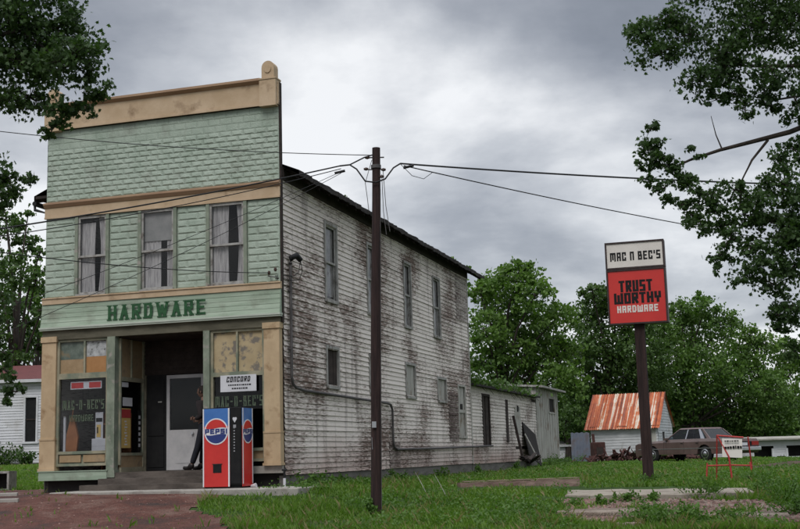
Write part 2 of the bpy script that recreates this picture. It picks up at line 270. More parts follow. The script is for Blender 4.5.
# ------------------------------------------------------------------ helpers
def tag(o, label=None, cat=None, group=None, kind=None):
    if label: o['label'] = label
    if cat: o['category'] = cat
    if group: o['group'] = group
    if kind: o['kind'] = kind
    return o
def thing(name, label, cat, loc=(0,0,0), rz=0, group=None):
    o = bpy.data.objects.new(name, None); col.objects.link(o); o.location = loc; o.rotation_euler = (0,0,rz); o.empty_display_size = .2
    return tag(o, label, cat, group)
class MB:
    def __init__(s): s.v = []; s.f = []; s.sm = []
    def add(s, vs, fs, smooth=False):
        b = len(s.v); s.v += [tuple(p) for p in vs]; s.f += [tuple(i+b for i in q) for q in fs]; s.sm += [smooth]*len(fs); return s
    def box(s, x0, x1, y0, y1, z0, z1):
        if x0 > x1: x0, x1 = x1, x0
        if y0 > y1: y0, y1 = y1, y0
        if z0 > z1: z0, z1 = z1, z0
        return s.add([(x0,y0,z0),(x1,y0,z0),(x1,y1,z0),(x0,y1,z0),(x0,y0,z1),(x1,y0,z1),(x1,y1,z1),(x0,y1,z1)],
              [(0,3,2,1),(4,5,6,7),(0,1,5,4),(1,2,6,5),(2,3,7,6),(3,0,4,7)])
    def mbox(s, mtx, sx, sy, sz):
        c = [(a*sx/2,b*sy/2,d*sz/2) for d in (-1,1) for a,b in ((-1,-1),(1,-1),(1,1),(-1,1))]
        return s.add([mtx @ Vector(p) for p in c], [(0,3,2,1),(4,5,6,7),(0,1,5,4),(1,2,6,5),(2,3,7,6),(3,0,4,7)])
    def tube(s, pts, rad, n=8, cap=True, smooth=True):
        pts = [Vector(p) for p in pts]; k = len(pts)
        if not hasattr(rad,'__len__'): rad = [rad]*k
        vs = []; up = Vector((.31,.17,.93))
        for i, p in enumerate(pts):
            d = (pts[min(i+1,k-1)]-pts[max(i-1,0)]).normalized()
            a = d.cross(up)
            if a.length < .1: a = d.cross(Vector((1,0,0)))
            a.normalize(); b = d.cross(a)
            for j in range(n):
                t = 2*math.pi*j/n; vs.append(p + (a*math.cos(t)+b*math.sin(t))*rad[i])
        fs = [(i*n+j, i*n+(j+1)%n, (i+1)*n+(j+1)%n, (i+1)*n+j) for i in range(k-1) for j in range(n)]
        s.add(vs, fs, smooth)
        if cap: s.add([vs[j] for j in range(n)], [tuple(range(n-1,-1,-1))]); s.add(vs[-n:], [tuple(range(n))])
        return s
    def prism(s, poly, axis, a0, a1):
        """poly in the two remaining axes (in order), extruded along axis"""
        n = len(poly); vs = []
        for a in (a0, a1):
            for (p, q) in poly:
                vs.append({'x':(a,p,q),'y':(p,a,q),'z':(p,q,a)}[axis])
        fs = [tuple(range(n)), tuple(range(2*n-1,n-1,-1))]+[((i+1)%n, i, n+i, n+(i+1)%n) for i in range(n)]
        return s.add(vs, fs)
    def build(s, name, m, parent=None, fix=False):
        me = bpy.data.meshes.new(name); me.from_pydata(s.v, [], s.f); me.materials.append(m)
        me.polygons.foreach_set('use_smooth', s.sm)
        if fix:
            bm = bmesh.new(); bm.from_mesh(me); bmesh.ops.recalc_face_normals(bm, faces=bm.faces); bm.to_mesh(me); bm.free()
        o = bpy.data.objects.new(name, me); col.objects.link(o)
        if parent is not None: o.parent = parent
        return o
def bevel(o, wdt, seg=2):
    m = o.modifiers.new('bevel','BEVEL'); m.width = wdt; m.segments = seg; m.limit_method = 'ANGLE'; m.angle_limit = R(35); return o
def P(x, y, Y):
    d = raydir(x, y); return Vector((d.x*Y/d.y, Y, d.z*Y/d.y+EYE))

# terrain height
yk = [-60,0,12,16,18,20,22,23.3,25,30,45,60,100,400]
hl = [1.6,1.6,1.4,1.22,1.11,.98,.71,.595,.60,.59,.55,.58,.5,.5]
hr = [1.6,1.6,1.45,1.28,1.16,1.03,.90,.85,.81,.76,.64,.60,.55,.5]
hf = [1.6,1.6,1.4,1.22,1.12,1.0,.84,.74,.62,.42,.08,-.05,-.1,-.1]
def sst(a, b, x): t = np.clip((x-a)/(b-a),0,1); return t*t*(3-2*t)
def hfun(x, y):
    a = np.interp(y, yk, hl); b = np.interp(y, yk, hr); c = np.interp(y, yk, hf)
    t = sst(-2,4,x); k = sst(-9,-13,x)
    h = a*(1-t)+b*t; h = h*(1-k)+c*k
    h = h+.38*sst(17,21,x)*sst(50,64,y)
    bump = .02*np.sin(x*1.7+.6*y)*np.sin(y*1.3-.4*x)+.012*np.sin(x*4.1+1)*np.sin(y*3.7)
    return EYE - h + bump*np.clip((y-14)/4,0,1)
gx = np.unique(np.concatenate([np.arange(-400,-30,20), np.arange(-30,40,.5), np.arange(40,401,20)]))
gy = np.unique(np.concatenate([np.arange(-60,12,2), np.arange(12,64,.5), np.arange(64,100,4), np.arange(100,901,25)]))
GX, GY = np.meshgrid(gx, gy); GZ = hfun(GX, GY)
def gz(x, y):
    i = min(max(np.searchsorted(gx, x)-1,0), len(gx)-2); j = min(max(np.searchsorted(gy, y)-1,0), len(gy)-2)
    u = (x-gx[i])/(gx[i+1]-gx[i]); v = (y-gy[j])/(gy[j+1]-gy[j])
    return float((GZ[j,i]*(1-u)+GZ[j,i+1]*u)*(1-v)+(GZ[j+1,i]*(1-u)+GZ[j+1,i+1]*u)*v)
def ground_hit(x, y):
    """ground point seen at a photo position"""
    d = raydir(x, y); Y = 14.0
    while Y < 120:
        if EYE + d.z*Y/d.y <= gz(d.x*Y/d.y, Y): break
        Y += .05
    return Vector((d.x*Y/d.y, Y, gz(d.x*Y/d.y, Y)))
nx, ny = len(gx), len(gy)
mb = MB(); mb.v = [tuple(p) for p in np.stack([GX.ravel(),GY.ravel(),GZ.ravel()],1).tolist()]
mb.f = [(j*nx+i, j*nx+i+1, (j+1)*nx+i+1, (j+1)*nx+i) for j in range(ny-1) for i in range(nx-1)]; mb.sm = [True]*len(mb.f)
tag(mb.build('ground', M['ground']), kind='structure')
mb = MB()
for i in range(-40,40):
    mb.add([(i*5,-9,.02),(i*5+5,-9,.02),(i*5+5,7,.02),(i*5,7,.02)],[(0,1,2,3)])
# the road lies where the ground is flat
tag(mb.build('road', M['asphalt']), kind='structure')

def inpoly(x, y, poly):
    c = False; n = len(poly); j = n-1
    for i in range(n):
        xi, yi = poly[i]; xj, yj = poly[j]
        if (yi > y) != (yj > y) and x < (xj-xi)*(y-yi)/(yj-yi)+xi: c = not c
        j = i
    return c
def sheet(name, m, poly, lift, step=.12, ragged=.25, sc=1.7):
    xs = [p[0] for p in poly]; ys = [p[1] for p in poly]
    X = np.arange(min(xs)-.5, max(xs)+.5, step); Y = np.arange(min(ys)-.5, max(ys)+.5, step)
    mb = MB(); idx = {}
    def vert(i, j):
        if (i,j) not in idx:
            idx[(i,j)] = len(mb.v); mb.v.append((X[i], Y[j], gz(X[i],Y[j])+lift))
        return idx[(i,j)]
    for i in range(len(X)-1):
        for j in range(len(Y)-1):
            cx, cy = X[i]+step/2, Y[j]+step/2
            ox = ragged*(math.sin(cy*sc*2.1+cx)+.6*math.sin(cy*sc*5.3)+.4*math.sin(cx*7.7+cy*11)); oy = ragged*(math.sin(cx*sc*1.7)+.6*math.sin(cx*sc*4.1+2)+.4*math.sin(cy*8.7+cx*10))
            if inpoly(cx+ox, cy+oy, poly): mb.f.append((vert(i,j),vert(i+1,j),vert(i+1,j+1),vert(i,j+1))); mb.sm.append(True)
    return mb.build(name, m)

# ------------------------------------------------------------------ lettering (stroke letters drawn as thin boxes)
GL = {
 'H':[(0,0,0,1),(1,0,1,1),(0,.5,1,.5)],'A':[(0,0,0,1),(1,0,1,1),(0,1,1,1),(0,.45,1,.45)],'R':[(0,0,0,1),(0,1,1,1),(1,1,1,.5),(0,.5,1,.5),(.45,.5,1,0)],
 'D':[(0,0,0,1),(0,1,.75,1),(0,0,.75,0),(.75,1,1,.8),(1,.8,1,.2),(1,.2,.75,0)],'W':[(0,1,0,0),(.5,.8,.5,0),(1,1,1,0),(0,0,1,0)],'E':[(0,0,0,1),(0,1,1,1),(0,.5,.8,.5),(0,0,1,0)],
 'M':[(0,0,0,1),(1,0,1,1),(.5,.2,.5,1),(0,1,1,1)],'C':[(0,0,0,1),(0,1,1,1),(0,0,1,0),(1,1,1,.75),(1,0,1,.25)],'N':[(0,0,0,1),(1,0,1,1),(0,1,1,1)],
 'B':[(0,0,0,1),(0,1,.85,1),(0,.5,1,.5),(0,0,1,0),(.85,1,.85,.5),(1,.5,1,0)],"'":[(.5,1,.5,.75)],'S':[(1,1,0,1),(0,1,0,.5),(0,.5,1,.5),(1,.5,1,0),(1,0,0,0)],
 'T':[(0,1,1,1),(.5,1,.5,0)],'U':[(0,0,0,1),(1,0,1,1),(0,0,1,0)],'O':[(0,0,0,1),(1,0,1,1),(0,0,1,0),(0,1,1,1)],'Y':[(0,1,0,.5),(0,.5,1,.5),(1,1,1,.5),(.5,.5,.5,0)],
 'P':[(0,0,0,1),(0,1,1,1),(1,1,1,.42),(0,.42,1,.42)],'I':[(.5,0,.5,1)],'-':[(.2,.5,.8,.5)],'L':[(0,1,0,0),(0,0,1,0)],'F':[(0,0,0,1),(0,1,1,1),(0,.5,.8,.5)],'K':[(0,0,0,1),(0,.5,1,1),(0,.5,1,0)],'G':[(0,0,0,1),(0,1,1,1),(0,0,1,0),(1,0,1,.5),(1,.5,.6,.5)]}
AW = dict(GL); AW['A'] = [(0,0,.5,1),(.5,1,1,0),(.2,.35,.8,.35)]; AW['W'] = [(0,1,.25,0),(.25,0,.5,.8),(.5,.8,.75,0),(.75,0,1,1)]
def letters(mb, text, x0, x1, z0, z1, y, depth=.004, th=.035, gap=.35, serif=0, font=GL, slant=0, thh=None):
    """text in the local xz plane, facing -y; outer size includes stroke thickness"""
    wd = [(.35 if c in "'I" else (.4 if c == ' ' else (1.4 if c in 'MW' else 1))) for c in text]
    tot = sum(wd)+gap*(len(text)-1); u = (x1-x0)/tot; x = x0; n = 0; H = z1-z0; thh = thh or th
    for c, ww in zip(text, wd):
        if c != ' ':
            lw = ww*u
            for (a,b,c2,d) in font[c]:
                if c == 'I': a = c2 = .5
                p = Vector((x+th/2+a*max(lw-th,0.0001), z0+thh/2+b*(H-thh))); q = Vector((x+th/2+c2*max(lw-th,.0001), z0+thh/2+d*(H-thh)))
                dv = q-p; ln = dv.length; dv = dv.normalized(); t = th if abs(dv.y) > .5 else thh; e = thh/2 if abs(dv.y) > .5 else th/2
                nn = Vector((-dv.y, dv.x))*t/2; p2 = p-dv*e; q2 = q+dv*e
                quad = [p2+nn, p2-nn, q2-nn, q2+nn]
                n += 1; yy = y-depth-(n%5)*.0006
                vs = [(k.x+slant*(k.y-z0), yy, k.y) for k in quad]+[(k.x+slant*(k.y-z0), y, k.y) for k in quad]
                mb.add(vs, [(0,1,2,3),(7,6,5,4),(0,4,5,1),(1,5,6,2),(2,6,7,3),(3,7,4,0)])
                if serif:
                    for e_, zz in ((p, b), (q, d)):
                        if zz in (0,1) and abs(dv.y) > .5:
                            n += 1; sy = y-depth-.0035-(n%5)*.0006
                            zb = z0 if zz == 0 else z1-serif*.8
                            mb.box(e_.x-th*.5-serif, e_.x+th*.5+serif, sy, y, zb, zb+serif*.8)
        x += (ww+gap)*u

# ------------------------------------------------------------------ the hardware store
BX, BY, YAW = -2.4376, 24.0, -0.2974
RS = .55                                     # local z = eye-relative z + RS (slab top at 0)
BZ = EYE - RS
store = thing('hardware_store', 'two-storey false-front store in pale green pressed tin and tan trim, with flaking white side wall', 'store', (BX,BY,BZ), YAW)
def Z(e): return e+RS
Wd = 5.52
def tin(mb, x0, x1, z0, z1, rows, bw, y=-.0, h=.02, stag=True):
    """courses of raised rock-faced blocks stamped in the sheet"""
    rh = (z1-z0)/rows
    mb.add([(x0,y,z0),(x1,y,z0),(x1,y,z1),(x0,y,z1)],[(0,1,2,3)])
    for r in range(rows):
        x = x0 - (bw*.5 if (stag and r%2) else 0) + (random.uniform(-.02,.02) if stag else 0)
        while x < x1-.01:
            a, b = max(x,x0)+.0015, min(x+bw,x1)-.0015
            if b-a > .03:
                za, zb = z0+r*rh+.002, z0+(r+1)*rh-.002
                c = min(.05,(b-a)/4); d = [h*random.uniform(.8,1.2) for _ in range(6)]; xm = (a+b)/2
                vs = [(a,y-.001,za),(xm,y-.001,za),(b,y-.001,za),(b,y-.001,zb),(xm,y-.001,zb),(a,y-.001,zb),
                      (a+c,y-d[0],za+.028),(xm,y-d[1],za+.022),(b-c,y-d[2],za+.028),(b-c,y-d[3]*.6,zb-.035),(xm,y-d[4]*.6,zb-.035),(a+c,y-d[5]*.6,zb-.035)]
                mb.add(vs,[(0,1,7,6),(1,2,8,7),(2,3,9,8),(3,4,10,9),(4,5,11,10),(5,0,6,11),(6,7,10,11),(7,8,9,10)])
            x += bw
# upper tin
mb = MB(); tin(mb, -Wd, 0, Z(5.67), Z(6.82), 10, .27, h=.015); tin(mb, -Wd, 0, Z(6.82), Z(7.26), 3, .27, h=.006)
mb.build('pressed_tin_panel', M['tin'], store)
# mid tin between windows
wins = [(-4.70,-4.02),(-3.17,-2.41),(-1.575,-.80)]
TW = .075
for (a, b) in [(-Wd,-4.70-TW),(-4.02+TW,-3.17-TW),(-2.41+TW,-1.575-TW),(-.80+TW,0)]:
    mb = MB(); tin(mb, a+.002, b-.002, Z(3.545), Z(5.29), 12, .46, stag=True, h=.016); mb.build('pressed_tin_panel', M['tin'], store)
# cornices
mb = MB()
mb.box(-Wd-.03,.02,-.06,.10,Z(7.262),Z(7.74)); mb.box(-Wd-.03,.02,-.09,.1,Z(7.262),Z(7.31))
mb.build('top_cornice', M['tan'], store)
mb = MB(); mb.prism([(-.06,Z(7.742)),(-.14,Z(7.80)),(-.14,Z(7.85)),(.10,Z(7.89)),(.10,Z(7.742))],'x',-Wd-.05,-.37); mb.build('cornice_cap', M['tandark'], store, True)
for xx in (-.37, -Wd):
    mb = MB(); mb.box(xx,xx+.37,-.15,.12,Z(7.23),Z(7.80)); mb.box(xx-.01,xx+.38,-.165,.13,Z(7.80),Z(7.83))
    pr = [(xx+.045,Z(7.83)),(xx+.325,Z(7.83))]+[(xx+.185+.14*math.cos(t),Z(8.06)+.14*math.sin(t)*1.05) for t in np.linspace(0,math.pi,11)]
    mb.prism(pr,'y',-.12,.10); mb.prism([(xx+.185+.075*math.cos(t),Z(8.03)+.085*math.sin(t)) for t in np.linspace(0,2*math.pi,17)[:-1]],'y',-.14,-.121)
    mb.build('finial', M['tan'], store, True)
mb = MB(); mb.box(-Wd-.02,.02,-.035,0,Z(5.292),Z(5.53)); mb.box(-Wd-.02,.02,-.055,0,Z(5.292),Z(5.33)); mb.build('middle_cornice', M['tan'], store)
mb = MB(); mb.prism([(0,Z(5.532)),(-.05,Z(5.532)),(-.10,Z(5.60)),(-.10,Z(5.635)),(0,Z(5.668))],'x',-Wd-.03,.03); mb.build('cornice_cap', M['tandark'], store, True)
mb = MB(); mb.box(-Wd-.02,.03,-.075,.0,Z(3.40),Z(3.515)); mb.box(-Wd-.02,.03,-.095,0,Z(3.517),Z(3.543)); mb.build('sill_band', M['tan'], store)
# signboard, slightly flared at its foot
sb = MB()
nb = 5
for k in range(nb):
    z0_, z1_ = Z(2.90)+k*.498/nb, Z(2.90)+(k+1)*.498/nb; o0 = -.05-.06*(1-k/nb)**2; o1 = -.05-.06*(1-(k+1)/nb)**2
    sb.add([(-Wd-.03,o0-.006,z0_),(.02,o0-.006,z0_),(.02,o1,z1_),(-Wd-.03,o1,z1_)],[(0,1,2,3)]); sb.add([(-Wd-.03,o0-.006,z0_),(.02,o0-.006,z0_),(.02,o0+.02,z0_),(-Wd-.03,o0+.02,z0_)],[(3,2,1,0)])
sb.add([(.02,-.116,Z(2.9)),(.02,0,Z(2.9)),(.02,0,Z(3.398)),(.02,-.05,Z(3.398))],[(0,1,2,3)])
sb.add([(-Wd-.03,-.116,Z(2.9)),(-Wd-.03,0,Z(2.9)),(-Wd-.03,0,Z(3.398)),(-Wd-.03,-.05,Z(3.398))],[(3,2,1,0)])
sign = sb.build('signboard', M['board'], store)
mb = MB(); letters(mb,'HARDWARE',-3.90,-1.63,Z(2.965),Z(3.28),-.108,th=.066,gap=.40,serif=.026,font=AW,thh=.048); mb.build('lettering', M['green'], sign)
mb = MB(); mb.box(-Wd-.05,.04,-.14,0,Z(2.862),Z(2.898)); mb.box(-Wd-.04,.03,-.125,0,Z(2.83),Z(2.860)); mb.build('drip_board', M['lip'], store)
mb = MB(); mb.box(-Wd,.0,-.06,.12,Z(2.63),Z(2.828)); mb.build('storefront_beam', M['olive'], store)
# edge boards at the facade's sides
mb = MB(); mb.box(.0,.035,.0,.09,Z(2.72),Z(7.75)); mb.build('corner_board', M['soffit'], store)
# pilasters
def pil(x0, x1, ztop):
    mb = MB(); mb.box(x0,x1,-.07,.09,Z(.52),ztop); mb.box(x0-.012,x1+.012,-.085,.09,Z(-.09),Z(.50)); mb.box(x0-.02,x1+.02,-.095,.09,Z(.50),Z(.535)); mb.box(x0-.02,x1+.02,-.095,.09,ztop-.12,ztop)
    mb.box(x0-.03,x1+.03,-.11,.09,Z(-.14),Z(-.088))
    return mb.build('pilaster', M['tanpil'], store)
pil(-5.52,-5.17,Z(2.70)); pil(-.355,-.015,Z(2.715))
# ------- upstairs windows
def curtain_mb(x0, x1, z0, z1, y, amp=.012, waves=6, taper=0):
    mb = MB(); n = waves*8
    rows = 6
    for r in range(rows+1):
        t = r/rows; z = z1+(z0-z1)*t
        for i in range(n+1):
            s = i/n; xx = x0+(x1-x0)*s*(1-taper*math.sin(t*math.pi))
            mb.v.append((xx, y+amp*math.sin(s*waves*2*math.pi+.8*math.sin(t*3))*(0.5+.5*t), z))
    for r in range(rows):
        for i in range(n): mb.f.append((r*(n+1)+i, r*(n+1)+i+1, (r+1)*(n+1)+i+1, (r+1)*(n+1)+i)); mb.sm.append(True)
    return mb
def front_window(x0, x1, z0, z1, kind):
    fr = MB()   # outer casing
    fr.box(x0-TW,x0,-.045,.06,z0,z1+.0); fr.box(x1,x1+TW,-.045,.06,z0,z1); wdw = fr.build('window', M['trimgreen'], store)
    mid = (z0+z1)/2-.02
    s = MB(); t = .045
    for (a, b, y) in ((z0+.03, mid+.02, .012), (mid-.02, z1-.01, -.02)):
        s.box(x0,x0+t,y,y+.03,a,b); s.box(x1-t,x1,y,y+.03,a,b); s.box(x0+t,x1-t,y,y+.03,a,a+t); s.box(x0+t,x1-t,y,y+.03,b-t,b)
    s.box(x0-.02,x1+.02,-.085,.05,z0-.012,z0+.03); s.box(x0,x1,-.03,.05,z1-.01,z1)
    s.build('sash', M['sash'], wdw)
    g = MB(); g.add([(x0,.0,mid),(x1,.0,mid),(x1,.0,z1),(x0,.0,z1)],[(0,1,2,3)]); g.add([(x0,.03,z0),(x1,.03,z0),(x1,.03,mid),(x0,.03,mid)],[(0,1,2,3)]); g.build('pane', M['glass'], wdw)
    wv = x1-x0
    if kind == 2:
        q = MB(); q.box(x0+.03,x1-.03,.05,.054,mid+.22,z1); q.build('roller_shade', M['shade'], wdw)
        curtain_mb(x0+.02,x0+.50*wv+.04,z0+.02,mid+.3,.07,waves=5).build('curtain', M['curtain'], wdw); curtain_mb(x0+.74*wv,x1-.02,z0+.02,mid+.3,.07,waves=3).build('curtain', M['curtain'], wdw)
    else:
        e = .55 if kind == 1 else .52
        curtain_mb(x0+.02,x0+e*wv,z0+.02,z1-(.14 if kind==1 else 0.02),.07,waves=5,taper=.05).build('curtain', M['curtain'], wdw); curtain_mb(x1-.02,x1-(.34 if kind==1 else .26)*wv,z0+.02,z1-.02,.07,waves=3,taper=.25).build('curtain', M['curtain'], wdw)
for i, (a, b) in enumerate(wins): front_window(a, b, Z(3.55), Z(5.285), i+1)
# ------- storefront: left bay
def frame(parent, x0, x1, z0, z1, y, t=.05, d=.05, name='frame', m='baytrim', bars=()):
    mb = MB(); mb.box(x0,x0+t,y-d,y,z0,z1); mb.box(x1-t,x1,y-d,y,z0,z1); mb.box(x0+t,x1-t,y-d,y,z0,z0+t); mb.box(x0+t,x1-t,y-d,y,z1-t,z1)
    for (a,b,c,dd) in bars: mb.box(a,b,y-d,y,c,dd)
    return mb.build(name, M[m], parent)
lx0, lx1 = -5.17, -3.93
lb = frame(store, lx0, lx1, Z(-.05), Z(2.63), .05, .055, .07, 'display_window', bars=[(lx0+.055,lx1-.055,Z(1.78),Z(1.90)),(lx0+.055,lx1-.055,Z(.20),Z(.26)),(-4.53,-4.49,Z(1.90),Z(2.575))])
def quad(name, m, parent, x0, x1, z0, z1, y, th=.004):
    mb = MB(); mb.box(x0,x1,y,y+th,z0,z1); return mb.build(name, M[m], parent)
quad('transom_pane','greyglass',lb,-5.115,-4.532,Z(2.20),Z(2.575),.03)
quad('transom_pane','peach',lb,-5.115,-4.532,Z(1.90),Z(2.198),.026)
quad('transom_pane','marble',lb,-4.488,-3.987,Z(2.24),Z(2.575),.03)
quad('transom_pane','orange',lb,-4.488,-3.987,Z(1.90),Z(2.238),.026)
quad('pane','glassdark',lb,-5.115,-3.985,Z(.26),Z(1.78),.03)
mb = MB(); mb.box(-5.09,-4.58,.0,.03,Z(.03),Z(.18)); mb.box(-4.52,-4.01,.0,.03,Z(.03),Z(.18)); mb.build('bulkhead_panel', M['peach'], lb)
quad('bulkhead','baytrim',lb,-5.115,-3.985,Z(.005),Z(.20),.035)
mb = MB(); letters(mb,"MAC-N-BEC'S",-5.05,-4.05,Z(1.13),Z(1.33),.028,.002,.026,gap=.4,serif=.01,font=AW); mb.build('window_lettering', M['faintgreen'], lb); mb = MB(); letters(mb,"HARDWARE",-4.88,-4.3,Z(.88),Z(1.02),.028,.002,.016,gap=.4); mb.build('window_lettering', M['faintgreen'], lb)
# signs taped inside the glass and goods in the window
ban = quad('banner','paper',lb,-4.87,-4.12,Z(1.56),Z(1.72),.036); 
MB().box(-4.85,-4.56,.0335,.0355,Z(1.58),Z(1.70)).build('red_print', M['tred'], ban); MB().box(-4.42,-4.14,.0335,.0355,Z(1.58),Z(1.70)).build('red_print', M['tred'], ban)
# counter inside the window
mb = MB(); mb.box(-5.1,-3.95,.04,.75,Z(.12),Z(.20)); mb.build('display_shelf', M['dark'], lb)
x = thing('wall_poster','tall white and yellow product card standing inside the left shop window','poster',(0,0,0),0)
def onstore(o, p):   # place a root in store coordinates
    c, s = math.cos(YAW), math.sin(YAW)
    o.location = (BX+p[0]*c-p[1]*s, BY+p[0]*s+p[1]*c, BZ+p[2]); o.rotation_euler = (0,0,YAW); return o
onstore(x,(-4.20,.09,Z(.20))); mb = MB(); mb.box(-.09,.09,0,.015,.30,.86); mb.build('card', M['card'], x); mb = MB(); mb.box(-.06,.04,-.003,-.001,.34,.60); mb.build('yellow_print', M['yellow'], x); MB().box(-.075,.075,-.003,-.001,.66,.74).build('dark_print', M['black'], x); MB().box(-.05,-.02,-.006,-.0035,.42,.55).build('dark_print', M['black'], x); mb = MB(); mb.box(-.01,.01,.015,.03,.0,.5); mb.build('stand', M['brown'], x)
x = thing('cardboard_carton','white carton at the lower right inside the left shop window','box'); onstore(x,(-4.16,.06,Z(.20))); mb = MB(); mb.box(-.2,.2,0,.22,.0,.31); bevel(mb.build('carton', M['card'], x),.006); mb = MB(); mb.box(-.2,.2,-.002,-.0005,.15,.155); mb.build('flap_seam', M['sash'], x)
x = thing('handsaw_display','reddish brown wooden goods hanging inside the left shop window','goods'); onstore(x,(-4.87,.09,Z(.20))); mb = MB(); mb.prism([(-.14,.0),(.13,.05),(.16,.35),(.06,.75),(-.02,.78),(-.12,.4)],'y',0,.06); mb.build('board', M['brown'], x, True); mb = MB(); mb.tube([(0,.03,.75),(.02,.03,.95)],.012,6); mb.build('handle', M['brown'], x)
x = thing('white_pipe','pale upright tube behind the left edge of the left shop window','pipe'); onstore(x,(-5.03,.09,Z(.20))); mb = MB(); mb.tube([(0,0,0),(0,0,.78)],.03,10); mb.build('tube', M['paper'], x); mb = MB(); mb.tube([(0,0,.78),(0,0,.80)],.035,10); mb.build('cap', M['sash'], x)
# plinth, pillar
mb = MB(); mb.box(-5.53,-3.90,-.10,.08,Z(-.34),Z(-.142)); mb.box(-5.56,-3.88,-.115,.08,Z(-.16),Z(-.141)); mb.build('plinth', M['board'], store)
mb = MB(); mb.box(-3.928,-3.745,-.08,.09,Z(-.30),Z(2.628)); mb.box(-3.95,-3.725,-.09,.1,Z(-.30),Z(-.15)); mb.build('entry_pillar', M['trimgreen'], store)
mb = MB(); mb.box(-1.70,-1.56,-.08,.09,Z(-.20),Z(2.628)); mb.build('entry_pillar', M['trimgreen'], store)
# right bay
rx0, rx1 = -1.56, -.355
rb = frame(store, rx0, rx1, Z(-.05), Z(2.63), .05, .055, .07, 'display_window', bars=[(rx0+.055,rx1-.055,Z(1.67),Z(1.76)),(rx0+.055,rx1-.055,Z(.16),Z(.22)),(-.99,-.95,Z(1.76),Z(2.575))])
quad('transom_pane','peel',rb,-1.505,-.992,Z(1.76),Z(2.575),.03); quad('transom_pane','peel',rb,-.948,-.41,Z(1.76),Z(2.575),.03)
quad('pane','glassdark',rb,-1.505,-.41,Z(.22),Z(1.67),.03)
quad('bulkhead','peach',rb,-1.505,-.41,Z(.005),Z(.16),.03)
mb = MB(); letters(mb,"MAC-N-BEC'S",-1.48,-.43,Z(1.06),Z(1.27),.028,.002,.026,gap=.4,serif=.01,font=AW); mb.build('window_lettering', M['faintgreen'], rb)
cs = quad('paper_sign','paper',rb,-1.335,-.54,Z(1.355),Z(1.69),-.035,.012)
mb = MB(); letters(mb,'CONCORD',-1.20,-.68,Z(1.55),Z(1.66),-.036,.002,.02,gap=.35,slant=.15)
random.seed(3)
for (zz, a, b) in ((1.475,-1.16,-.70),(1.405,-1.08,-.76)):
    xx = a
    while xx < b: 
        wl = random.uniform(.02,.05); mb.box(xx,xx+wl,-.038,-.036,Z(zz),Z(zz)+.028); xx += wl+.014
mb.build('print', M['black'], cs)
# stained skirt and dark void under the right bay
mb = MB(); mb.box(-1.56,.0,-.02,.08,Z(-.29),Z(-.145)); mb.build('skirt_board', M['concrete'], store)
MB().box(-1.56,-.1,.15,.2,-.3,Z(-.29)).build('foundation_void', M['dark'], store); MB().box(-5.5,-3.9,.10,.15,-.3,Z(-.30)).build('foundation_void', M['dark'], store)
# recessed entry
RD = 1.12
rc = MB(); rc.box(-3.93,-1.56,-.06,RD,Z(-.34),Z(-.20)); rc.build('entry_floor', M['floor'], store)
mb = MB(); mb.box(-3.74,-1.70,.12,RD+.1,Z(2.60),Z(2.66)); mb.build('entry_ceiling', M['soffit'], store)  # recess surfaces kept near-black, putting the entry's shade into their colour
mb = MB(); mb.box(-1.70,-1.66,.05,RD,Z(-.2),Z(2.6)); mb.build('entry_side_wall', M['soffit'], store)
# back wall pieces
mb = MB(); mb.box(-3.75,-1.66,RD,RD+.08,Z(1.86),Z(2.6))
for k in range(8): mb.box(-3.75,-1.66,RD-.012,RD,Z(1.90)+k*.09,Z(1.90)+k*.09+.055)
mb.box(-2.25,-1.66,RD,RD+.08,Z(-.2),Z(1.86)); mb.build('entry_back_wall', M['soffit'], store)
# dark door, panelled
dk = MB(); dk.box(-3.64,-3.17,RD-.02,RD+.03,Z(-.19),Z(1.86)); dk.box(-3.60,-3.22,RD-.035,RD-.02,Z(-.12),Z(.45)); dk.box(-3.60,-3.22,RD-.035,RD-.02,Z(.55),Z(1.78)); dk = dk.build('dark_door', M['black'], store)
mb = MB(); mb.box(-3.36,-3.27,RD-.04,RD-.036,Z(1.26),Z(1.285)); mb.build('sticker', M['sash'], dk)
mb = MB(); mb.box(-3.70,-3.64,RD-.05,RD,Z(-.2),Z(1.86)); mb.build('door_jamb', M['olive'], store)
# white door with upper light
wd = frame(store,-3.15,-2.25,Z(-.19),Z(1.84),RD,.075,.045,'white_door','doorwhite',bars=[(-3.075,-2.325,Z(-.115),Z(.66)),])
quad('pane','glassdark',wd,-3.075,-2.325,Z(.66),Z(1.765),RD-.02)
mb = MB(); mb.tube([(-2.52,RD-.05,Z(.58)),(-2.52,RD-.10,Z(.58))],.028,10); mb.build('handle', M['chrome'], wd)
mb = MB(); mb.box(-2.93,-2.47,RD-.052,RD-.046,Z(-.05),Z(.5)); mb.build('lower_panel', M['doorwhite'], wd)
# side display window of the recess (faces right)
sw = MB(); xs = -3.74
def yb(mb, x0, x1, y0, y1, z0, z1): mb.box(x0,x1,y0,y1,z0,z1)
for a in ((.09,.14,Z(-.05),Z(2.6)),(RD-.07,RD,Z(-.2),Z(2.6)),(.14,RD-.07,Z(1.70),Z(1.79)),(.14,RD-.07,Z(.14),Z(.20)),(.14,RD-.07,Z(-.2),Z(-.10)),(.55,.58,Z(1.79),Z(2.6))): yb(sw,xs-.02,xs+.04,*a)
sw = sw.build('side_display_window', M['baytrim'], store)
mb = MB(); mb.box(xs,xs+.005,.14,.55,Z(1.79),Z(2.6)); mb.box(xs,xs+.005,.58,RD-.07,Z(1.79),Z(2.6)); mb.build('transom_pane', M['peach'], sw)
mb = MB(); mb.box(xs+.008,xs+.012,.14,RD-.07,Z(.20),Z(1.70)); mb.build('pane', M['glassdark'], sw)
mb = MB(); mb.box(xs-.01,xs+.02,.14,RD-.07,Z(-.10),Z(.14)); mb.build('bulkhead_panel', M['peach'], sw)
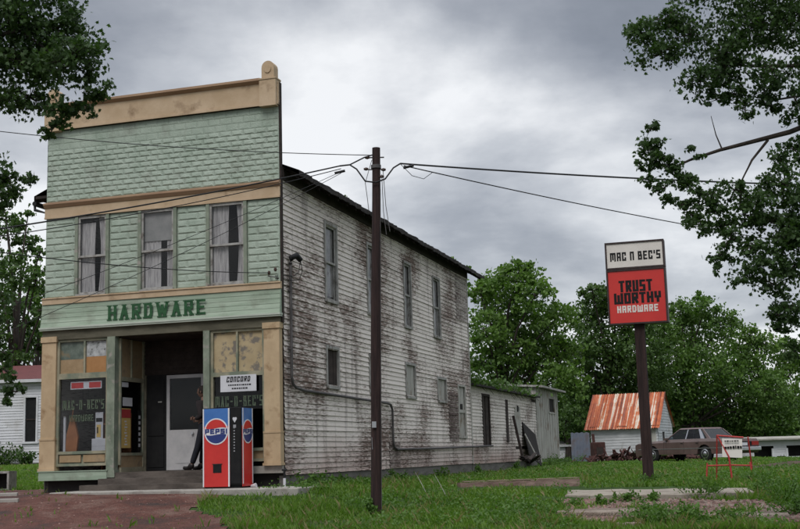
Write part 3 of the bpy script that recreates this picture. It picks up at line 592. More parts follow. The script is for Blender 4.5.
def sidecard(name, m, y0, y1, z0, z1, par=sw, off=.014, th=.003):
    mb = MB(); mb.box(xs+off,xs+off+th,y0,y1,z0,z1); return mb.build(name, M[m], par)
c1 = sidecard('yellow_poster','yellow',.12,.56,Z(.30),Z(1.13)); sidecard('red_heading','tred',.13,.55,Z(.93),Z(1.11),c1,.018)
mb = MB()
for k in range(9): mb.box(xs+.0178,xs+.0186,.30+.03*(k%2),.42-.02*(k%3),Z(.36)+k*.06,Z(.36)+k*.06+.03)
mb.build('print', M['paper'], c1)
sidecard('white_notice','paper',.22,.62,Z(1.18),Z(1.36)); sidecard('small_label','paper',.10,.45,Z(1.58),Z(1.68))
c2 = sidecard('tall_sticker','black',.86,1.0,Z(.24),Z(1.10)); 
mb = MB()
for k in range(6): mb.box(xs+.0178,xs+.0186,.89,.965,Z(.32)+k*.12,Z(.32)+k*.12+.07)
mb.build('print', M['paper'], c2)
# shop shelf glimpsed behind the side window
x = thing('shop_shelf','low brown wooden shelf seen through the side window of the entry','shelf'); onstore(x,(-4.05,.55,Z(-.15)))
for k in range(3): mb = MB(); mb.box(-.25,.15,-.2,.35,.35+k*.3,.38+k*.3); mb.build('shelf_board', M['brown'], x)
mb = MB(); mb.box(-.25,-.22,-.2,.35,0,1.2); mb.box(.12,.15,.31,.35,0,1.2); mb.box(-.22,.12,.31,.34,0,1.2); mb.build('shelf_frame', M['brown'], x)
# steps
mb = MB(); mb.box(-3.93,-1.45,-.38,-.062,0,Z(-.32)); mb.build('entry_step', M['floor'], store)
mb = MB(); mb.box(-4.15,-1.35,-.72,-.382,0,Z(-.44)); mb.build('entry_step', M['floor'], store)
# interior: dark back, shop floor and ceiling so nothing inside is lit
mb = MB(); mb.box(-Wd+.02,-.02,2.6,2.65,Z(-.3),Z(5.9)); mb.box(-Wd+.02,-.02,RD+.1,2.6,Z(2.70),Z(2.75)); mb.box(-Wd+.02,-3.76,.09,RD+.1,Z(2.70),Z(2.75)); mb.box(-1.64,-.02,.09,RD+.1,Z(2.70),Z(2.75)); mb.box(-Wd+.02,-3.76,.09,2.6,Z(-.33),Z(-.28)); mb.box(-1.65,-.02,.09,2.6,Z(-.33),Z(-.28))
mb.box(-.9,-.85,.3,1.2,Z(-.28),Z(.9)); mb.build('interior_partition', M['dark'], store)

# ------- clapboard walls
def clapboards(mb, s0, s1, z0, z1, holes, rowh=.112, lap=.02, x=0, missing=0., flip=1, seed=1, axis='y', low=None):
    rr = random.Random(seed); n = int(round((z1-z0)/rowh)); rh = (z1-z0)/n
    for r in range(n):
        za, zb = z0+r*rh, z0+(r+1)*rh
        segs = [(s0,s1)]
        for (a,b,c,d) in holes:
            if c < zb-.02 and d > za+.02:
                ns = []
                for (p,q) in segs:
                    if b <= p or a >= q: ns.append((p,q)); continue
                    if a > p: ns.append((p,a))
                    if b < q: ns.append((b,q))
                segs = ns
        for (p,q) in segs:
            t = p
            while t < q-.001:
                e = min(q, t+rr.uniform(2.2,4.6)); 
                if q-e < .5: e = q
                if rr.random() >= missing:
                    l0 = lap*rr.uniform(.75,1.3); sg0, sg1 = rr.uniform(-.004,.004), rr.uniform(-.006,.006)
                    m_ = max(2, int((e-t)/.6)); ss = np.linspace(t+.002,e-.002,m_)
                    vs = []
                    for i, s_ in enumerate(ss):
                        w1 = sg0+(sg1-sg0)*i/(m_-1)+rr.uniform(-.0025,.0025); lo_ = l0+rr.uniform(-.003,.004)
                        for (o_, z_) in ((.0, za+w1), (lo_, za+w1), (.002, zb+w1)):
                            vs.append((x+flip*o_, s_, z_) if axis == 'y' else (s_, x+flip*o_, z_))
                    fs = []
                    for i in range(m_-1):
                        b_ = i*3
                        for (u_, v_) in ((0,1),(1,2)):
                            q_ = (b_+u_, b_+3+u_, b_+3+v_, b_+v_)
                            fs.append(q_ if (flip > 0) == (axis == 'y') else q_[::-1])
                    mb.add(vs, fs)
                t = e
LW = 15.62; EV = Z(5.98)
sidewins = [('window',2.56,3.25,3.49,5.20,'tall'),('window',5.50,6.10,3.49,5.19,'tall'),('window',8.58,9.18,3.46,5.18,'tall'),('window',11.5,12.2,3.44,5.16,'tall'),
            ('window',2.55,3.24,1.56,2.385,'low'),('window',5.50,6.15,1.56,2.39,'low'),('window',8.53,9.36,1.56,2.40,'low'),('window',11.72,12.6,1.56,2.18,'low'),('door',14.1,14.9,.53,2.07,'door')]
holes = [(a,b,Z(c),Z(d)) for (_,a,b,c,d,_) in sidewins]
mb = MB(); clapboards(mb, .10, LW, Z(-.34), EV, holes, seed=5)
mb.build('clapboard_wall', M['clap'], store)
mb = MB(); mb.box(-.10,-.02,.10,2.55,Z(-.34),EV)
# backing wall behind the boards, pierced by the same openings
prev = .10
cuts = sorted(set([.10, LW]+[v for h_ in holes for v in h_[:2]]))
mb = MB()
for a, b in zip(cuts[:-1], cuts[1:]):
    if b-a < .01: continue
    zs = [(h_[2],h_[3]) for h_ in holes if h_[0] <= a+.001 and h_[1] >= b-.001]; zs.sort(); z = Z(-.34)
    for (c, d) in zs: mb.box(-.09,-.001,a,b,z,c); z = d
    mb.box(-.09,-.001,a,b,z,EV)
mb.build('wall_backing', M['soffit'], store)
for (nm,a,b,c,d,k) in sidewins:
    c, d = Z(c), Z(d); t = .07
    f_ = MB(); f_.box(-.06,.04,a-t,a,c-t*.8,d+t); f_.box(-.06,.04,b,b+t,c-t*.8,d+t); f_.box(-.06,.042,a,b,d,d+t); f_.box(-.06,.065,a-.02,b+.02,c-t,c-.001)
    if k == 'door': o = f_.build('boarded_door', M['pale'], store)
    else: o = f_.build('window', M['sash'], store)
    if k == 'tall':
        s = MB(); m_ = (c+d)/2
        for (u, v, x_) in ((c,m_+.02,-.03),(m_-.02,d,.0)):
            s.box(x_-.02,x_,a,a+.05,u,v); s.box(x_-.02,x_,b-.05,b,u,v); s.box(x_-.02,x_,a+.05,b-.05,u,u+.05); s.box(x_-.02,x_,a+.05,b-.05,v-.05,v)
        s.build('sash', M['sash'], o)
        g = MB(); g.box(-.045,-.042,a,b,c,d); g.build('pane', M['glass'], o)
        q = MB(); q.box(-.062,-.055,a,b,c+(.0 if a>4 else .1),d); q.build('blind', M['sash'], o)
    elif k == 'low':
        s = MB(); n = 3
        for i in range(n): s.box(-.035,-.012-.006*(i%2),a+(b-a)*i/n+.004,a+(b-a)*(i+1)/n-.004,c,d)
        s.build('board_cover', M['soffit' if a<4 else 'pale'], o)
    else:
        s = MB(); n = 4
        for i in range(n): s.box(-.035,-.01-.006*(i%2),a+(b-a)*i/n+.004,a+(b-a)*(i+1)/n-.004,c,d)
        s.box(-.01,.02,a,b,(c+d)/2-.05,(c+d)/2+.05); s.build('door_boards', M['pale'], o)
        s = MB(); s.box(-.006,.018,a+.3,a+.5,c+.75,c+1.0); s.build('opening', M['dark'], o)
# mouldy replacement patches
mb = MB(); clapboards(mb, 12.9, 14.0, Z(.35), Z(1.85), [], x=.012, seed=9); mb.build('clapboard_patch', M['clap3'], store)
mb = MB(); clapboards(mb, 14.2, LW, Z(4.2), Z(5.90), [], x=.012, seed=11); mb.build('clapboard_patch', M['clap3'], store)
mb = MB(); clapboards(mb, 6.9, 7.8, Z(-.3), Z(.35), [], x=.014, seed=12); mb.build('clapboard_patch', M['clap3'], store)
# far corner board + rear and left walls
mb = MB(); mb.box(-.05,.035,LW,LW+.10,Z(-.34),EV); mb.build('corner_board', M['pale'], store)
mb = MB(); clapboards(mb, -Wd, -.05, Z(2.2), EV, [], x=LW+.02, flip=1, axis='x', seed=3); mb.box(-Wd,-.05,LW-.06,LW+.018,Z(-.34),EV); mb.build('rear_wall', M['clap'], store)
mb = MB(); clapboards(mb, .1, LW, Z(-.34), EV, [], x=-Wd, flip=-1, seed=4); mb.box(-Wd+.002,-Wd+.08,.1,LW,Z(-.34),EV); mb.build('left_wall', M['clap'], store)
mb = MB(); mb.box(-Wd,-.02,.0,.09,Z(5.5),Z(7.74)); mb.box(-Wd,-5.0+.215,.0+.005,.09,Z(2.75),Z(5.5)); mb.box(-3.935,-3.255,.005,.09,Z(2.75),Z(5.5)); mb.box(-2.325,-1.66,.005,.09,Z(2.75),Z(5.5)); mb.box(-.715,-.0,.005,.09,Z(2.75),Z(5.5)); mb.box(-Wd,0,.004,.09,Z(2.75),Z(3.54)); mb.build('false_front_backing', M['soffit'], store)
# foundation
mb = MB(); mb.box(-.12,-.01,.1,LW,-.5,Z(-.345)); mb.box(-Wd,-Wd+.1,.1,LW,-.5,Z(-.345)); mb.build('foundation', M['stone'], store)
# roof with ragged shingle edge
rg = random.Random(2); roof = MB(); ys = np.arange(.10,16.9,.14); RT = Z(7.15); xr = -Wd/2
for sgn, xe in ((1,.36),(-1,-Wd-.36)):
    slope = (RT-Z(5.98))/(abs(xr)); 
    vs = []; 
    for y in ys:
        e = xe + sgn*rg.uniform(-.03,.05); ze = RT - abs(e-xr)*slope; tk = .06+rg.uniform(-.01,.035)
        vs += [(xr,y,RT+.06),(e,y,ze+.05+rg.uniform(-.01,.02)),(e,y,ze+.05-tk-.03)]
    n = len(ys); fs = []
    for i in range(n-1):
        b_ = i*3; qs = [(b_,b_+1,b_+4,b_+3),(b_+1,b_+2,b_+5,b_+4)]
        fs += qs if sgn > 0 else [q[::-1] for q in qs]
    roof.add(vs, fs)
    # underside deck
    z2 = RT-abs(xe-xr)*slope-.03
    roof.add([(xr,.1,RT-.03),(xe-sgn*.02,.1,z2),(xe-sgn*.02,16.8,z2),(xr,16.8,RT-.03)],[(3,2,1,0) if sgn > 0 else (0,1,2,3)])
roof = roof.build('shingle_roof', M['shingle'], store)
for k in range(28):
    mb = MB(); y = .3+k*.6; ze = RT-(.30-xr)*(RT-Z(5.98))/abs(xr)
    mb.add([(-.02,y,EV-.04),(-.02,y+.05,EV-.04),(.30,y+.05,ze-.13),(.30,y,ze-.13),(-.02,y,EV+.06),(-.02,y+.05,EV+.06),(.30,y+.05,ze-.035),(.30,y,ze-.035)],[(0,1,2,3),(7,6,5,4),(0,4,5,1),(1,5,6,2),(2,6,7,3),(3,7,4,0)]); mb.build('rafter_tail', M['soffit'], roof)
mb = MB(); mb.box(.0,.05,.1,LW+.1,EV-.30,EV-.06); mb.build('frieze_board', M['soffit'], roof)
# rear gable triangle
mb = MB(); mb.prism([(-Wd,EV),(0,EV),(xr,RT)],'y',LW-.05,LW+.03); mb.build('gable', M['clap'], store, True)
# gutter stub on the left eave
mb = MB(); mb.tube([(-Wd-.42,.15,Z(5.72)),(-Wd-.42,16,Z(5.66))],.055,8); mb.tube([(-Wd-.42,.18,Z(5.70)),(-Wd-.42,.18,Z(5.58)),(-Wd-.06,.16,Z(5.46)),(-Wd-.05,.16,Z(-.2))],.035,8); mb.build('gutter', M['cable'], store)
mb = MB(); mb.box(-Wd-.34,-Wd,.08,.6,Z(5.80),Z(5.86)); mb.build('eave_board', M['soffit'], store)
# conduit: weatherhead, riser, run, drop, run
def sp(y, e, x=.07): return (x, y, Z(e))
mb = MB(); mb.tube([sp(.36,4.0),sp(.36,2.8),sp(.36,1.62),sp(.42,1.49),sp(.58,1.42),sp(1.0,1.38),sp(6.65,1.30),sp(6.95,1.27),sp(7.08,1.14),sp(7.08,.36),sp(7.15,.2),sp(7.4,.14),sp(12.,.16),sp(18.4,.22)],.031,8)
cd = mb.build('conduit_pipe', M['pipe'], store)
mb = MB(); mb.tube([sp(.36,3.95),sp(.36,4.08,.09),sp(.48,4.14,.16),sp(.60,4.06,.2)],[.05,.065,.07,.06],8); mb.build('weatherhead', M['cable'], cd)
mb = MB(); mb.tube([sp(.60,4.05,.2),sp(.70,3.85,.2),sp(.62,3.65,.16),sp(.30,3.6,.1),sp(.05,3.62,.04),(-.1,-.05,Z(3.60))],.008,5); mb.tube([sp(.60,4.05,.2),sp(.55,3.8,.18),sp(.40,3.7,.12),sp(.1,3.68,.05),(-.1,-.05,Z(3.66))],.008,5); mb.build('service_loop', M['cable'], cd)
for k, (y, e) in enumerate([(.36,3.4),(.36,2.2),(2.2,1.37),(4.4,1.335),(7.08,.7)]):
    mb = MB(); mb.box(.0,.075,y-.05,y+.05,Z(e)-.02,Z(e)+.02); mb.build('pipe_clip', M['pipe'], cd)
# wall bracket with insulators on the facade
mb = MB(); mb.tube([(-.22,-.02,Z(3.66)),(-.22,-.12,Z(3.66)),(-.05,-.12,Z(3.62)),(-.05,-.0,Z(3.62))],.012,6); ib = mb.build('wire_bracket', M['pipe'], store)
for x_, z_ in ((-.2,3.72),(-.06,3.78)):
    mb = MB(); mb.tube([(x_,-.12,Z(z_-.04)),(x_,-.12,Z(z_)),(x_,-.12,Z(z_+.04))],[.02,.035,.02],8); mb.build('insulator', M['ceramic'], ib)

# ------- rear annex
annex = thing('rear_annex','long low flaking annex with vines on its roof, ending in a board lean-to','annex'); onstore(annex,(0,0,0)); 
AH = Z(2.2)
adoor = (17.40,18.35,Z(.25),Z(1.90)); adoor2 = (24.6,25.4,Z(.4),Z(1.5))
mb = MB(); clapboards(mb, LW+.10, 26.9, Z(-.36), AH, [adoor], x=-.01, seed=21, missing=.02); mb.build('clapboard_wall', M['clap2'], annex)
mb = MB(); mb.box(-.08,-.012,LW+.1,adoor[0],Z(-.36),AH); mb.box(-.08,-.012,adoor[1],26.9,Z(-.36),AH); mb.box(-.08,-.012,adoor[0],adoor[1],Z(-.36),adoor[2]); mb.box(-.08,-.012,adoor[0],adoor[1],adoor[3],AH); mb.box(-4.4,-4.3,LW+.1,26.9,Z(-.36),AH+.3); mb.build('wall_backing', M['soffit'], annex)
d_ = MB(); a,b,c,d = adoor; d_.box(-.05,.02,a-.1,a,c,d+.08); d_.box(-.05,.02,b,b+.1,c,d+.08); d_.box(-.05,.02,a,b,d,d+.08); d_.box(-.06,-.045,a,b,c,d); d_.box(-.045,-.03,a+.05,a+.42,c,d); d_.box(-.045,-.02,a+.5,b-.04,c,d); d_.build('plank_door', M['soffit'], annex)
mb = MB(); mb.prism([(.22,AH-.04),(.22,AH+.03),(-4.5,AH+.42),(-4.5,AH+.34)],'y',LW+.11,26.9); mb.build('roof', M['shingle'], annex, True)
# strip of tin patched over boards, small flue hole
mb = MB(); mb.box(.012,.022,22.6,23.6,Z(.65),Z(1.7)); mb.build('patch_board', M['pale'], annex)
mb = MB(); mb.tube([(.0,23.1,Z(1.62)),(.05,23.1,Z(1.62))],.12,10); mb.build('flue_hole', M['dark'], annex)
mb = MB(); mb.box(.012,.03,21.0,21.35,Z(.35),Z(1.9)); mb.build('loose_board', M['soffit'], annex)
mb = MB(); mb.box(-.1,-.02,LW+.1,26.9,-.5,Z(-.365)); mb.build('foundation', M['stone'], annex)
# vertical board lean-to
mb = MB(); y = 26.95; k = 0; rr = random.Random(8)
while y < 32.0:
    w_ = rr.uniform(.22,.34); e = min(y+w_,32.05); t_ = .02+.015*(k%2)+rr.uniform(0,.006)
    if 29.9 < y+.15 < 31.2: mb.box(-.02,t_,y+.006,e,Z(-.36+rr.uniform(0,.06)),Z(1.68)); mb.box(-.02,t_,y+.006,e,Z(2.26),Z(2.60))
    else: mb.box(-.02,t_,y+.006,e,Z(-.36+rr.uniform(0,.08)),Z(2.60))
    y = e; k += 1
mb.box(-3.2,-.02,31.96,32.05,Z(-.36),Z(2.6)); mb.box(-3.2,-.02,26.95,27.0,Z(2.2),Z(2.6))
le = mb.build('board_wall', M['pale'], annex)
mb = MB(); mb.box(-.03,-.025,29.85,31.2,Z(1.68),Z(2.26)); mb.build('opening', M['dark'], annex)
mb = MB(); mb.box(.0,.05,29.78,29.86,Z(1.62),Z(2.3)); mb.box(.0,.05,31.18,31.26,Z(1.62),Z(2.3)); mb.box(.0,.055,29.78,31.26,Z(1.60),Z(1.66)); mb.build('window_frame', M['pale'], annex)
mb = MB(); mb.prism([(.35,Z(2.60)),(.35,Z(2.68)),(-3.4,Z(2.95)),(-3.4,Z(2.87))],'y',26.8,32.6); mb.build('lean_to_roof', M['sash'], annex, True)

# ------- debris leaning on the annex
x = thing('leaning_dark_sheet','dark rusted metal sheet leaning on the annex wall near the lean-to','scrap'); onstore(x,(.0,24.6,Z(-.36)))
mb = MB(); mb.mbox(Matrix.Translation((.22,.1,.62))@Euler((R(-14),R(-13),0)).to_matrix().to_4x4(),.03,2.0,1.35); mb.build('sheet', M['dark'], x)
mb = MB(); mb.mbox(Matrix.Translation((.25,1.15,.55))@Euler((R(-14),R(-13),0)).to_matrix().to_4x4(),.05,.06,1.4); mb.build('edge_strip', M['sash'], x)
x = thing('leaning_plank','grey plank leaning across the dark sheet by the annex wall','plank'); onstore(x,(.0,23.0,Z(-.36)))
mb = MB(); mb.mbox(Matrix.Translation((.42,.6,.5))@Euler((R(30),R(-20),0)).to_matrix().to_4x4(),.03,.10,1.25); mb.build('plank', M['pale'], x)
x = thing('leaning_post','dark post leaning upright against the annex wall','post'); onstore(x,(.0,21.9,Z(-.36)))
mb = MB(); mb.mbox(Matrix.Translation((.25,.0,.85))@Euler((R(3),R(-10),0)).to_matrix().to_4x4(),.08,.12,1.7); mb.build('post', M['soffit'], x)
x = thing('scrap_pile','heap of dark rotten boards on the grass at the foot of the annex','scrap pile'); onstore(x,(.75,22.6,Z(-.40)))
for k in range(12):
    mb = MB(); mb.mbox(Matrix.Translation((rr.uniform(-.35,.2),rr.uniform(-1.4,1.2),rr.uniform(.05,.22)))@Euler((rr.uniform(-.35,.35),rr.uniform(-.3,.3),rr.uniform(-.5,.5))).to_matrix().to_4x4(),rr.uniform(.08,.2),rr.uniform(.5,1.3),.04); mb.build('board', M['soffit'], x)

# ------------------------------------------------------------------ paving and gravel
c_, s_ = math.cos(YAW), math.sin(YAW)
def SW(x, y): return (BX+x*c_-y*s_, BY+x*s_+y*c_)
mb = MB(); mb.box(-4.3,.95,-1.55,-.12,-.45,0); sl_ = mb.build('sidewalk', M['concrete']); sl_.location = (BX,BY,BZ); sl_.rotation_euler = (0,0,YAW); bevel(sl_,.015); tag(sl_, kind='structure')
def pxpoly(pts): return [tuple(ground_hit(*p)[:2]) for p in pts]
lot = pxpoly([(-60,491),(60,490),(150,489),(262,491),(235,496),(200,501),(200,510),(215,519),(232,529)])
lot += [(-1.9,15.5),(-1.5,8),(-16,8),(-16,20)]
tag(sheet('gravel_lot', M['gravelred'], lot, .014, .14, .12), kind='structure')
gp = pxpoly([(560,500),(640,499),(690,500),(760,501),(800,512),(810,523),(760,525),(690,520),(640,523),(600,527),(560,524)])
tag(sheet('gravel_patch', M['gravel'], gp, .014, .10, .10, 3), kind='structure')
# broken concrete slab and chunks
def chunk(name, pts, top, th, m, label, cat, group=None):
    """irregular slab given by photo positions on the ground, raised by top"""
    w_ = [ground_hit(*p) for p in pts]; cx = sum(p.x for p in w_)/len(w_); cy = sum(p.y for p in w_)/len(w_); cz = sum(p.z for p in w_)/len(w_)
    poly = []
    for i in range(len(w_)):
        a, b = w_[i], w_[(i+1)%len(w_)]; k = max(1, int((a-b).length/.25))
        for j in range(k):
            q = a.lerp(b, j/k); poly.append((q.x-cx+rr.uniform(-.035,.035), q.y-cy+rr.uniform(-.035,.035)))
    n = len(poly); mb = MB(); vs = []
    for (zz, sc) in ((top-th,1.0),(top-.02,1.0),(top,.985)):
        for (p, q) in poly: vs.append((p*sc, q*sc, zz+rr.uniform(-.006,.006)))
    area = sum(poly[i][0]*poly[(i+1)%n][1]-poly[(i+1)%n][0]*poly[i][1] for i in range(n))
    fs = [tuple(range(2*n,3*n))]+[(r_*n+i, r_*n+(i+1)%n, (r_+1)*n+(i+1)%n, (r_+1)*n+i) for r_ in range(2) for i in range(n)]
    if area < 0: fs = [q[::-1] for q in fs]
    mb.add(vs, fs); o = mb.build(name, m); o.location = (cx,cy,cz); return tag(o, label, cat, group)
chunk('concrete_slab', [(566,497),(650,500),(754,499),(748,490),(650,488),(566,488)], .045, .3, M['slab'], 'long pale concrete slab on the grass below the tall red store sign', 'slab')
chunk('concrete_chunk', [(552,516),(600,518),(638,516),(636,510),(590,510),(552,510)], .05, .15, M['gravel'], 'broken grey-pink paving chunk at the left of the gravel, below the pale slab', 'slab')
chunk('concrete_chunk', [(700,519),(745,521),(790,520),(790,513),(742,513),(705,515)], .05, .15, M['gravel'], 'broken paving chunk at the lower right corner beside the weeds', 'slab')
chunk('concrete_chunk', [(556,527),(600,529),(640,528),(636,524),(590,524),(560,524)], .05, .15, M['gravel'], 'broken paving chunk at the very bottom, in front of the other left chunk', 'slab')
# low timber kerb beam
a_ = ground_hit(459,487); b_ = ground_hit(578,486); a_.z += .0; b_.z += .0
x = thing('timber_beam','long reddish weathered beam lying on the grass between the pole and the tall sign','beam', a_.lerp(b_,.5), math.atan2(b_.y-a_.y,b_.x-a_.x)); ln = (b_-a_).length
mb = MB(); n = 14
for i in range(n+1): 
    u = -ln/2+ln*i/n; j = [rr.uniform(-.012,.012) for _ in range(4)]
    mb.v += [(u,-.10+j[0],-.05),(u,-.09+j[1],.13+j[2]),(u,.12+j[0],.125+j[3]),(u,.13+j[2],-.05)]
for i in range(n):
    for k in range(4): mb.f.append((i*4+k,i*4+(k+1)%4,(i+1)*4+(k+1)%4,(i+1)*4+k)); mb.sm.append(False)
mb.f += [(3,2,1,0),(n*4,n*4+1,n*4+2,n*4+3)]; mb.sm += [False]*2
mb.build('beam_body', M['timber'], x, True)
mb = MB()
for k in range(5): mb.box(-ln/2+.1+k*ln/5,-ln/2+.1+(k+.86)*ln/5,-.07,.10,.142,.155)
mb.build('top_board', M['timbertop'], x)

# dirt mound
def mound(name, c, rx, ry, h, m, seed=0):
    r_ = random.Random(seed); mb = MB(); n, k = 40, 14
    ph = [r_.uniform(0,6) for _ in range(6)]
    for i in range(k+1):
        t = i/k
        for j in range(n):
            a = 2*math.pi*j/n; wob = 1+.12*math.sin(3*a+ph[0])+.08*math.sin(7*a+ph[1])
            x_ = c[0]+rx*t*wob*math.cos(a); y_ = c[1]+ry*t*wob*math.sin(a)
            zz = h*(1-t*t)**1.3*(1+.35*math.sin(x_*2.3+ph[2])*math.sin(y_*2.9+ph[3]))+.03*math.sin(x_*9)*math.sin(y_*8)
            mb.v.append((x_, y_, gz(x_,y_)+zz-(.08 if i == k else 0)))
    for i in range(k):
        for j in range(n): mb.f.append((i*n+j,i*n+(j+1)%n,(i+1)*n+(j+1)%n,(i+1)*n+j)[::-1]); mb.sm.append(True)
    return mb.build(name, m)
tag(mound('dirt_mound', (14.2,37.5), 4.4, 3.0, .17, M['dirt'], 4), kind='structure')
tag(mound('dirt_mound', (17.2,42), 4.5, 2.0, .22, M['ground'], 6), kind='structure')

# ------------------------------------------------------------------ soft-drink machine
def disc(mb, cx, cz, r, y, th, a0=0, a1=2*math.pi, sx=1, n=36):
    pts = [(cx+sx*r*math.cos(t), cz+r*math.sin(t)) for t in np.linspace(a0,a1,n)]
    if a1-a0 > 6.2: pts = pts[:-1]
    mb.prism(pts,'y',y-th,y)
def logo(parent, cx, cz, r, y, sx=1):
    mb = MB(); disc(mb,cx,cz,r,y,.004,sx=sx); o = mb.build('logo_disc', M['vwhite'], parent, True)
    def cap(sign):
        pts = []; r2 = r*.90; a0 = math.asin(.27)
        arc = [(cx+sx*r2*math.cos(t), cz+sign*r2*math.sin(t)) for t in np.linspace(a0,math.pi-a0,22)]
        xs_ = np.linspace(-math.cos(a0)*r2, math.cos(a0)*r2, 14)
        wave = [(cx+sx*q, cz+sign*r2*.27+.05*r*math.sin(q/r2*3.0)*1.0) for q in xs_]
        return arc+wave[1:-1]
    mb = MB(); mb.prism(cap(1),'y',y-.006,y-.0045); mb.build('logo_red', M['vred'], o, True)
    mb = MB(); mb.prism(cap(-1),'y',y-.006,y-.0045); mb.build('logo_blue', M['vnavy'], o, True)
    mb = MB(); letters(mb,'PEPSI',cx-sx*r*.93,cx+sx*r*.93,cz-r*.18,cz+r*.20,y-.0045,.0035,r*.115*sx,gap=.22,thh=r*.10); mb.build('lettering', M['vnavy'], o)
    return o
vm = thing('vending_machine','red and blue soft-drink vending machine with a round logo by the entry steps','vending machine')
VW, VD, VH = .83, .54, 1.56
# front plane at v=-.72 of the facade; right front corner near u=.80
onstore(vm,(-.975,-.72,.0))
mb = MB(); mb.box(-VW/2,VW/2,.0,VD,.06,VH); body = bevel(mb.build('cabinet', M['black'], vm),.012)
mb = MB(); mb.box(-VW/2+.03,VW/2-.03,.04,VD-.04,0,.06); mb.build('base', M['black'], vm)
pw = .585
mb = MB(); mb.box(-VW/2+.01,-VW/2+pw,-.014,.0,.03,VH-.36); mb.build('front_panel', M['vred'], vm)
mb = MB(); mb.box(-VW/2+.01,-VW/2+pw,-.014,.0,VH-.359,VH-.015); mb.build('front_panel', M['vblue'], vm)
mb = MB(); mb.box(-VW/2+.01,-VW/2+.035,-.018,-.0141,.03,VH-.015); mb.box(-VW/2+pw-.03,-VW/2+pw,-.018,-.0141,.03,VH-.015); mb.build('edge_stripe', M['vwhite'], vm)
logo(vm,-VW/2+.298,VH-.46,.258,-.0145)
mb = MB(); mb.box(-VW/2+.23,-VW/2+.41,-.02,-.0145,.30,.46); dsp = mb.build('delivery_door', M['black'], vm)
mb = MB(); mb.box(-VW/2+.215,-VW/2+.425,-.024,-.0145,.46,.475); mb.build('door_rim', M['signframe'], dsp)
mb = MB(); mb.box(-VW/2+pw+.02,VW/2-.02,-.012,.0,.09,VH-.03); sp_ = mb.build('selection_panel', M['black'], vm)
for k in range(9): mb = MB(); mb.box(.255,.285,-.018,-.0125,.70+k*.056,.722+k*.056); mb.build('button', M['silver'], sp_)
mb = MB(); disc(mb,.262,VH-.22,.025,-.0125,.005); disc(mb,.302,VH-.22,.025,-.0125,.0056); mb.prism([(.238,VH-.235),(.326,VH-.235),(.282,VH-.30)],'y',-.0191,-.0125); mb.build('price_badge', M['paper'], sp_, True)
mb = MB(); mb.box(.25,.31,-.018,-.0125,VH-.40,VH-.34); mb.build('coin_slot', M['silver'], sp_)
# right side panel carries a second logo
side = MB(); side.box(VW/2,VW/2+.012,.03,VD-.03,.03,VH-.36); side.build('side_panel', M['vred'], vm)
side = MB(); side.box(VW/2,VW/2+.012,.03,VD-.03,VH-.359,VH-.015); side.build('side_panel', M['vblue'], vm)
side = MB(); side.box(VW/2+.0125,VW/2+.016,.03,.065,.08,VH-.015); side.box(VW/2+.0125,VW/2+.016,VD-.065,VD-.03,.08,VH-.015); side.build('edge_stripe', M['vwhite'], vm)
lg = bpy.data.objects.new('side_logo', None)
lo = logo(vm, 0, 0, .235, 0); lo.location = (VW/2+.0125, VD/2, VH-.47); lo.rotation_euler = (0,0,math.pi/2)
bpy.data.objects.remove(lg)

# small litter on the slab
x = thing('cast_iron_pipe','short dark standpipe with a pale lower half in weeds at the store corner','pipe'); onstore(x,(.14,-.25,-.08)); mb = MB(); mb.tube([(0,0,0),(0,0,.24)],.028,8); mb.build('lower_pipe', M['paper'], x); mb = MB(); mb.tube([(0,0,.24),(0,0,.40)],.022,8); mb.tube([(-.05,0,.40),(.05,0,.40)],.022,8); mb.build('valve', M['cable'], x)
x = thing('paper_cup','crumpled white paper cup on the slab right of the vending machine','litter'); onstore(x,(-.50,-.30,.05)); mb = MB(); mb.tube([(-.05,0,.02),(.05,.0,.035)],[.028,.045],9); mb.build('cup_body', M['vwhite'], x); mb = MB(); mb.tube([(.05,.0,.035),(.058,.0,.037)],[.048,.048],9); mb.build('cup_rim', M['vwhite'], x)
x.location.z -= .05

# ------------------------------------------------------------------ tall sign
sx_, sy_ = 5.38, 27.0; gzz = gz(5.36,27.0)
ts = thing('store_pylon_sign','tall pole sign with a white panel over a red hardware panel','sign',(sx_,sy_,gzz),YAW)
def tz(e): return e+EYE-gzz
hw = .635
mb = MB(); mb.box(-.11,.11,.10,.32,-.2,tz(2.80)); mb.build('post', M['pole'], ts)
mb = MB()
for (a, b) in ((2.80,4.06),(4.075,4.70)):
    a, b = tz(a), tz(b); t = .035
    mb.box(-hw,hw,.03,.27,a+.002,b-.002)
    mb.box(-hw-t,-hw,-.01,.29,a-.0,b); mb.box(hw,hw+t,-.01,.29,a,b); mb.box(-hw,hw,-.01,.29,a-t*.2,a+t*.8); mb.box(-hw,hw,-.01,.29,b-t,b)
cabn = mb.build('sign_cabinet', M['signframe'], ts)
mb = MB(); mb.box(-hw+.004,hw-.004,.012,.029,tz(2.83),tz(4.02)); rf = mb.build('red_panel', M['red'], ts)
mb = MB(); mb.box(-hw+.004,hw-.004,.012,.029,tz(4.11),tz(4.66)); wf = mb.build('white_panel', M['signwhite'], ts)
mb = MB(); letters(mb,"MAC N BEC'S",-.56,.58,tz(4.26),tz(4.46),.0115,.003,.034,gap=.28,thh=.038); mb.build('lettering', M['black'], wf)
mb = MB(); letters(mb,"TRUST",-.40,.36,tz(3.535),tz(3.80),.0115,.003,.058,gap=.16,thh=.05); letters(mb,"WORTHY",-.52,.54,tz(3.265),tz(3.515),.0115,.003,.060,gap=.14,thh=.05); mb.build('lettering', M['black'], rf)
mb = MB(); letters(mb,"HARDWARE",-.46,.46,tz(3.06),tz(3.22),.0115,.003,.032,gap=.28,thh=.034); mb.build('lettering', M['signwhite'], rf)
